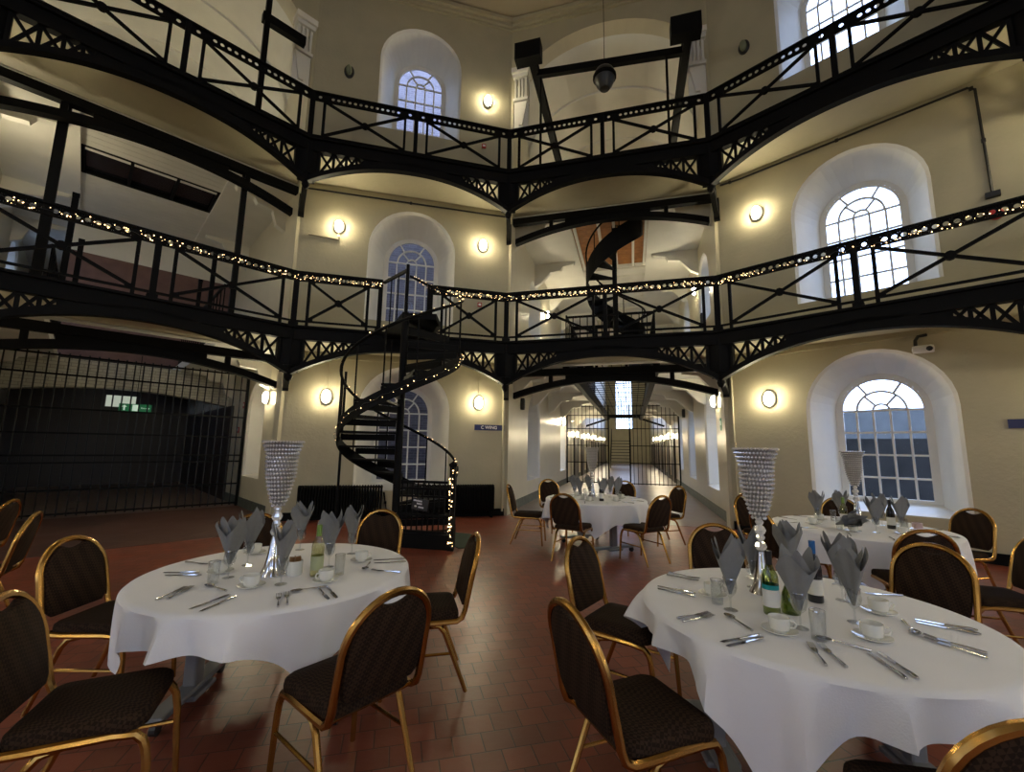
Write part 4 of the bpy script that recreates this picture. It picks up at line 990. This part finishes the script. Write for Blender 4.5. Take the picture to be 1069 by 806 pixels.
def place(P, x, y, rz, label, group, z=ZT): return P.put((x, y, z), rz, label, group)
def cupset(x, y, rz, where, tn):
    place(SA, x, y, rz, 'white saucer under tea cup %s on the %s' % (where, tn), 'saucers'); place(CU_, x, y, rz, 'white tea cup %s on the %s' % (where, tn), 'tea cups', ZT+.006)
def glassnap(x, y, rz, where, tn, i):
    place(WG_, x, y, rz, 'wine glass with napkin %s on the %s' % (where, tn), 'wine glasses'); place(NA[i % 3], x, y, rz, 'grey napkin in a glass %s on the %s' % (where, tn), 'grey napkins', ZT+.078)
vl = lambda tb, w: place(VA, TB[tb][0]+w[0], TB[tb][1]+w[1], 0, 'tall crystal bead vase on the %s' % TN[tb], 'crystal vases')
vl(1, (0, -.12)); vl(2, (-.06, .24)); vl(3, (0, .3)); vl(4, (.28, .36))
def bottle(x, y, m, cap, lab, label, band=None, h=.30, stripe=None):
    t = thing('wine_bottle', label, 'bottle', (x, y, ZT)); b = MB()
    b.lathe([(0, .004), (.034, 0), (.037, .006), (.037, .17), (.034, .19), (.018, .225), (.0145, .24), (.0145, h), (0, h)], 24, cap=False); b.build('glass_body', m, t, smooth=True)
    b = MB(); b.lathe([(.0155, h-.065), (.016, h+.001), (.0, h+.003)], 16); b.build('cap', cap, t, smooth=True)
    b = MB(); b.lathe([(.0376, .04), (.0376, .12)], 24, cap=False); b.build('label', lab, t, smooth=True)
    if stripe: b = MB(); b.lathe([(.0377, .12), (.0377, .142)], 24, cap=False); b.build('label_band', stripe, t, smooth=True)
CAPG = mat('green foil', (.16, .26, .05), .3); TEAL = mat('teal label', (.0, .28, .27), .5); CAPB = mat('blue foil', (.01, .10, .30), .35); LABW = mat('cream label', (.75, .73, .66), .6); WINE = mat('pale wine glass', (.50, .50, .26), .1, coat=.3)
WINE_ = glass_mat('pale wine bottle', (.80, .80, .55), .08)
tn = TN[1]
p = at(330, 601, ZT); bottle(p.x, p.y, WINE_, CAPG, mat('pale green label', (.42, .45, .25), .5), 'white wine bottle with green cap on the front left table')
for (u, v, w, i, rz) in ((238, 603, 'at far left', 0, .4), (258, 590, 'second from left, behind', 1, 1.2), (293, 610, 'in the front middle', 2, 2.2), (313, 574, 'behind the vase', 0, 3.), (343, 592, 'right of the wine bottle', 1, .1), (367, 578, 'at far right', 2, 5.)):
    q = at(u, v, ZT); glassnap(q.x, q.y, rz, w, tn, i)
for (u, v, w) in ((262, 613, 'in the front'), (340, 607, 'right of the bottle'), (377, 586, 'at the far right'), (230, 598, 'at the left edge'), (266, 578, 'at the back left')):
    q = at(u, v, ZT); cupset(q.x, q.y, random.uniform(0, 6), w, tn)
for (u, v, w) in ((354, 600, 'beside the right tumbler place'), (222, 609, 'beside the left cup')):
    q = at(u, v, ZT); place(TU, q.x, q.y, 0, 'plain clear tumbler %s on the %s' % (w, tn), 'water tumblers')
def pot(u, v, label):
    q = at(u, v, ZT); t = thing('sugar_pot', label, 'pot', (q.x, q.y, ZT)); b = MB(); b.lathe([(0, .002), (.04, 0), (.045, .01), (.045, .085), (.041, .085), (.041, .05), (0, .05)], 24, cap=False); b.build('bowl', CHINA, t, smooth=True)
    b = MB()
    for k in range(6): a = k*1.05; b.box((.02*math.cos(a), .02*math.sin(a), .08), (.03, .006, .05), a)
    b.build('sachets', RED if False else TEA, t)
pot(307, 600, 'white pot of brown sachets in the middle of the front left table'); pot(778, 0+640, 'x') if False else None
for P_, h_, t_, l_ in ((FO, (196, 613), (160, 628), 'left fork of the pair at left of the %s'), (FO, (205, 611), (169, 629), 'right fork of the pair at left of the %s'), (SP, (213, 611), (238, 618), 'spoon left of the front cup on the %s'),
    (KN, (202, 635), (236, 623), 'upper knife of the pair at front of the %s'), (KN, (211, 638), (244, 624), 'lower knife of the pair at front of the %s'), (KN, (168, 598), (210, 598), 'far knife of the pair at left edge of the %s'), (KN, (170, 601), (212, 601), 'near knife of the pair at left edge of the %s'),
    (FO, (218, 590), (193, 587), 'fork at the far left rim of the %s'), (FO, (291, 619), (290, 637), 'left fork of the pair at front middle of the %s'), (FO, (299, 617), (300, 635), 'right fork of the pair at front middle of the %s'), (SP, (310, 618), (334, 614), 'spoon beside the front right cup of the %s'),
    (KN, (344, 627), (332, 614), 'left knife of the pair at front right of the %s'), (KN, (352, 625), (341, 613), 'right knife of the pair at front right of the %s'), (KN, (390, 585), (422, 584), 'far knife at right edge of the %s'), (KN, (391, 588), (423, 587), 'near knife at right edge of the %s'),
    (FO, (388, 596), (418, 598), 'fork at right edge of the %s'), (SP, (380, 596), (386, 588), 'spoon at right edge of the %s')):
    cutlery(P_, h_, t_, l_ % tn, 'cutlery')
tn = TN[2]
p = at(806, 641, ZT); bottle(p.x, p.y, BGREEN, PLASTIC, LABW, 'green glass wine bottle with teal banded label on the front right table', stripe=TEAL)
p = at(852, 628, ZT); bottle(p.x, p.y, BDARK, CAPB, LABW, 'dark red wine bottle with blue cap on the front right table', h=.315)
q = at(826, 640, ZT); t = thing('water_carafe', 'pale green glass carafe beside the teal labelled bottle', 'carafe', (q.x, q.y, ZT)); b = MB(); b.lathe([(0, .004), (.04, 0), (.044, .02), (.036, .09), (.018, .14), (.022, .17), (.019, .17), (.015, .14), (.032, .09), (.038, .02), (0, .01)], 20, cap=False); b.build('body', BGREEN, t, smooth=True)
b = MB(); b.tube([(.021*math.cos(2*PI*i/16), .021*math.sin(2*PI*i/16), .17) for i in range(16)], .002, 4, closed=True); b.build('lip', CLEAR, t)
for (u, v, w, i, rz) in ((763, 637, 'at far left', 1, .3), (786, 613, 'second from left, behind', 2, 1.), (836, 656, 'in front of the dark bottle', 0, 2.4), (826, 606, 'behind the vase', 1, 3.), (893, 650, 'at right, nearer one', 2, 4.2), (880, 627, 'at right, farther one', 0, 5.1)):
    q = at(u, v, ZT); glassnap(q.x, q.y, rz, w, tn, i)
for (u, v, w) in ((814, 660, 'before the teal labelled bottle'), (911, 667, 'at front right'), (918, 640, 'at right, behind the nearer cup'), (744, 622, 'at the left edge'), (793, 606, 'behind the left napkins')):
    q = at(u, v, ZT); cupset(q.x, q.y, -.5+random.uniform(-.3, .3), w, tn)
for (u, v, w) in ((855, 668, 'right of the front cup'), (749, 630, 'left of the napkins')):
    q = at(u, v, ZT); place(TU, q.x, q.y, 0, 'plain clear tumbler %s on the %s' % (w, tn), 'water tumblers')
for P_, h_, t_, l_ in ((FO, (727, 607), (698, 601), 'far fork of the pair at left rim of the %s'), (FO, (726, 604), (702, 599), 'near fork of the pair at left rim of the %s'), (KN, (686, 612), (726, 620), 'far knife of the pair at left of the %s'), (KN, (688, 615), (724, 623), 'near knife of the pair at left of the %s'),
    (FO, (739, 641), (708, 646), 'upper fork of the pair at left front of the %s'), (FO, (746, 643), (711, 650), 'lower fork of the pair at left front of the %s'), (SP, (757, 642), (785, 659), 'spoon lying left of the front cup on the %s'), (KN, (752, 671), (793, 664), 'upper knife of the pair at left front of the %s'), (KN, (760, 675), (796, 667), 'lower knife of the pair at left front of the %s'),
    (FO, (844, 671), (864, 698), 'left fork of the pair at front of the %s'), (FO, (853, 671), (887, 700), 'right fork of the pair at front of the %s'), (SP, (858, 668), (900, 678), 'spoon lying before the front right cup of the %s'), (KN, (906, 681), (947, 710), 'left knife of the front right pair on the %s'), (KN, (917, 681), (958, 709), 'right knife of the front right pair on the %s'),
    (SP, (957, 663), (944, 650), 'spoon right of the cups on the %s'), (KN, (955, 647), (1020, 659), 'far knife of the pair at right edge of the %s'), (KN, (958, 650), (1022, 663), 'near knife of the pair at right edge of the %s'), (FO, (965, 664), (1030, 683), 'upper fork of the pair at right edge of the %s'), (FO, (968, 668), (1028, 687), 'lower fork of the pair at right edge of the %s'),
    (FO, (910, 621), (936, 622), 'fork at the right rear rim of the %s'), (KN, (868, 611), (888, 605), 'knife at the rear rim of the %s')):
    cutlery(P_, h_, t_, l_ % tn, 'cutlery')
PL3 = ('at the near place', 'at the near right place', 'at the far right place', 'at the far place', 'at the far left place', 'at the near left place')
for tb, a0 in ((3, -100), (4, -120)):
    tn = TN[tb]; cx, cy, r = TB[tb]
    for i in range(6):
        a = R(a0+60*i); d = Vector((math.cos(a), math.sin(a))); e = Vector((-d.y, d.x)); c = Vector((cx, cy)); w = PL3[i]
        if not (tb == 4 and i == 5): q = c+d*r*.42+e*.10; glassnap(q.x, q.y, a+1, w, tn, i)
        q = c+d*r*.52-e*.10; cupset(q.x, q.y, a, w, tn)
        q = c+d*r*.80+e*.16; place(KN, q.x, q.y, a-PI/2+PI, 'table knife %s on the %s' % (w, tn), 'cutlery'); q = c+d*r*.80-e*.16; place(FO, q.x, q.y, a-PI/2+PI, 'table fork %s on the %s' % (w, tn), 'cutlery')
        if i % 2 == 0: q = c+d*r*.40-e*.20; place(TU, q.x, q.y, 0, 'plain clear tumbler %s on the %s' % (w, tn), 'water tumblers')
p = at(628, 523, ZT); bottle(p.x, p.y, BDARK, PLASTIC, LABW, 'dark wine bottle on the corridor table')
p = at(931, 552, ZT); bottle(p.x, p.y, BDARK, PLASTIC, LABW, 'dark wine bottle between napkins on the window table'); p = at(882, 548, ZT); bottle(p.x, p.y, WINE_, CAPG, LABW, 'pale wine bottle behind the drooping napkin on the window table')
q = at(873, 553, ZT); o = place(NA[0], q.x, q.y, 0, 'grey napkin drooping over at left of the window table', 'grey napkins', ZT+.055); o.rotation_euler = (R(62), R(10), R(40))
q = at(897, 554, ZT); o = place(NA[1], q.x, q.y, 0, 'grey napkin lying over beside the drooping one on window table', 'grey napkins', ZT+.055); o.rotation_euler = (R(75), R(-10), R(-50))
q = at(958, 552, ZT); t = thing('candle_glass', 'small pink candle glass on the window table', 'candle', (q.x, q.y, ZT)); b = MB(); b.lathe([(0, 0), (.045, 0), (.045, .06), (.04, .06), (.04, .03), (0, .03)], 18, cap=False); b.build('cup', mat('pink glass', (.55, .38, .36), .3), t, smooth=True)

# ------------------------------------------------------------------ light, camera, view
w = bpy.data.worlds.new('dusk'); bpy.context.scene.world = w; w.use_nodes = True
bg = w.node_tree.nodes['Background']; bg.inputs['Color'].default_value = (.50, .66, 1.0, 1); bg.inputs['Strength'].default_value = 3.4
cd = bpy.data.cameras.new('camera'); co = bpy.data.objects.new('camera', cd); C.objects.link(co)
cd.sensor_fit = 'HORIZONTAL'; cd.sensor_width = 36; cd.lens = FPX/1069*36; cd.clip_start = .02; cd.clip_end = 300
M = Matrix((CR, CU, -CF)).transposed().to_4x4(); M.translation = CAM; co.matrix_world = M
sc = bpy.context.scene; sc.camera = co
sc.view_settings.view_transform = 'Standard'; sc.view_settings.look = 'None'; sc.view_settings.gamma = 1; sc.view_settings.use_curve_mapping = False
sc.view_settings.exposure = 0.85
sc.cycles.max_bounces = 8; sc.cycles.transparent_max_bounces = 16; sc.cycles.caustics_reflective = False; sc.cycles.caustics_refractive = False
sc.cycles.sample_clamp_indirect = 6
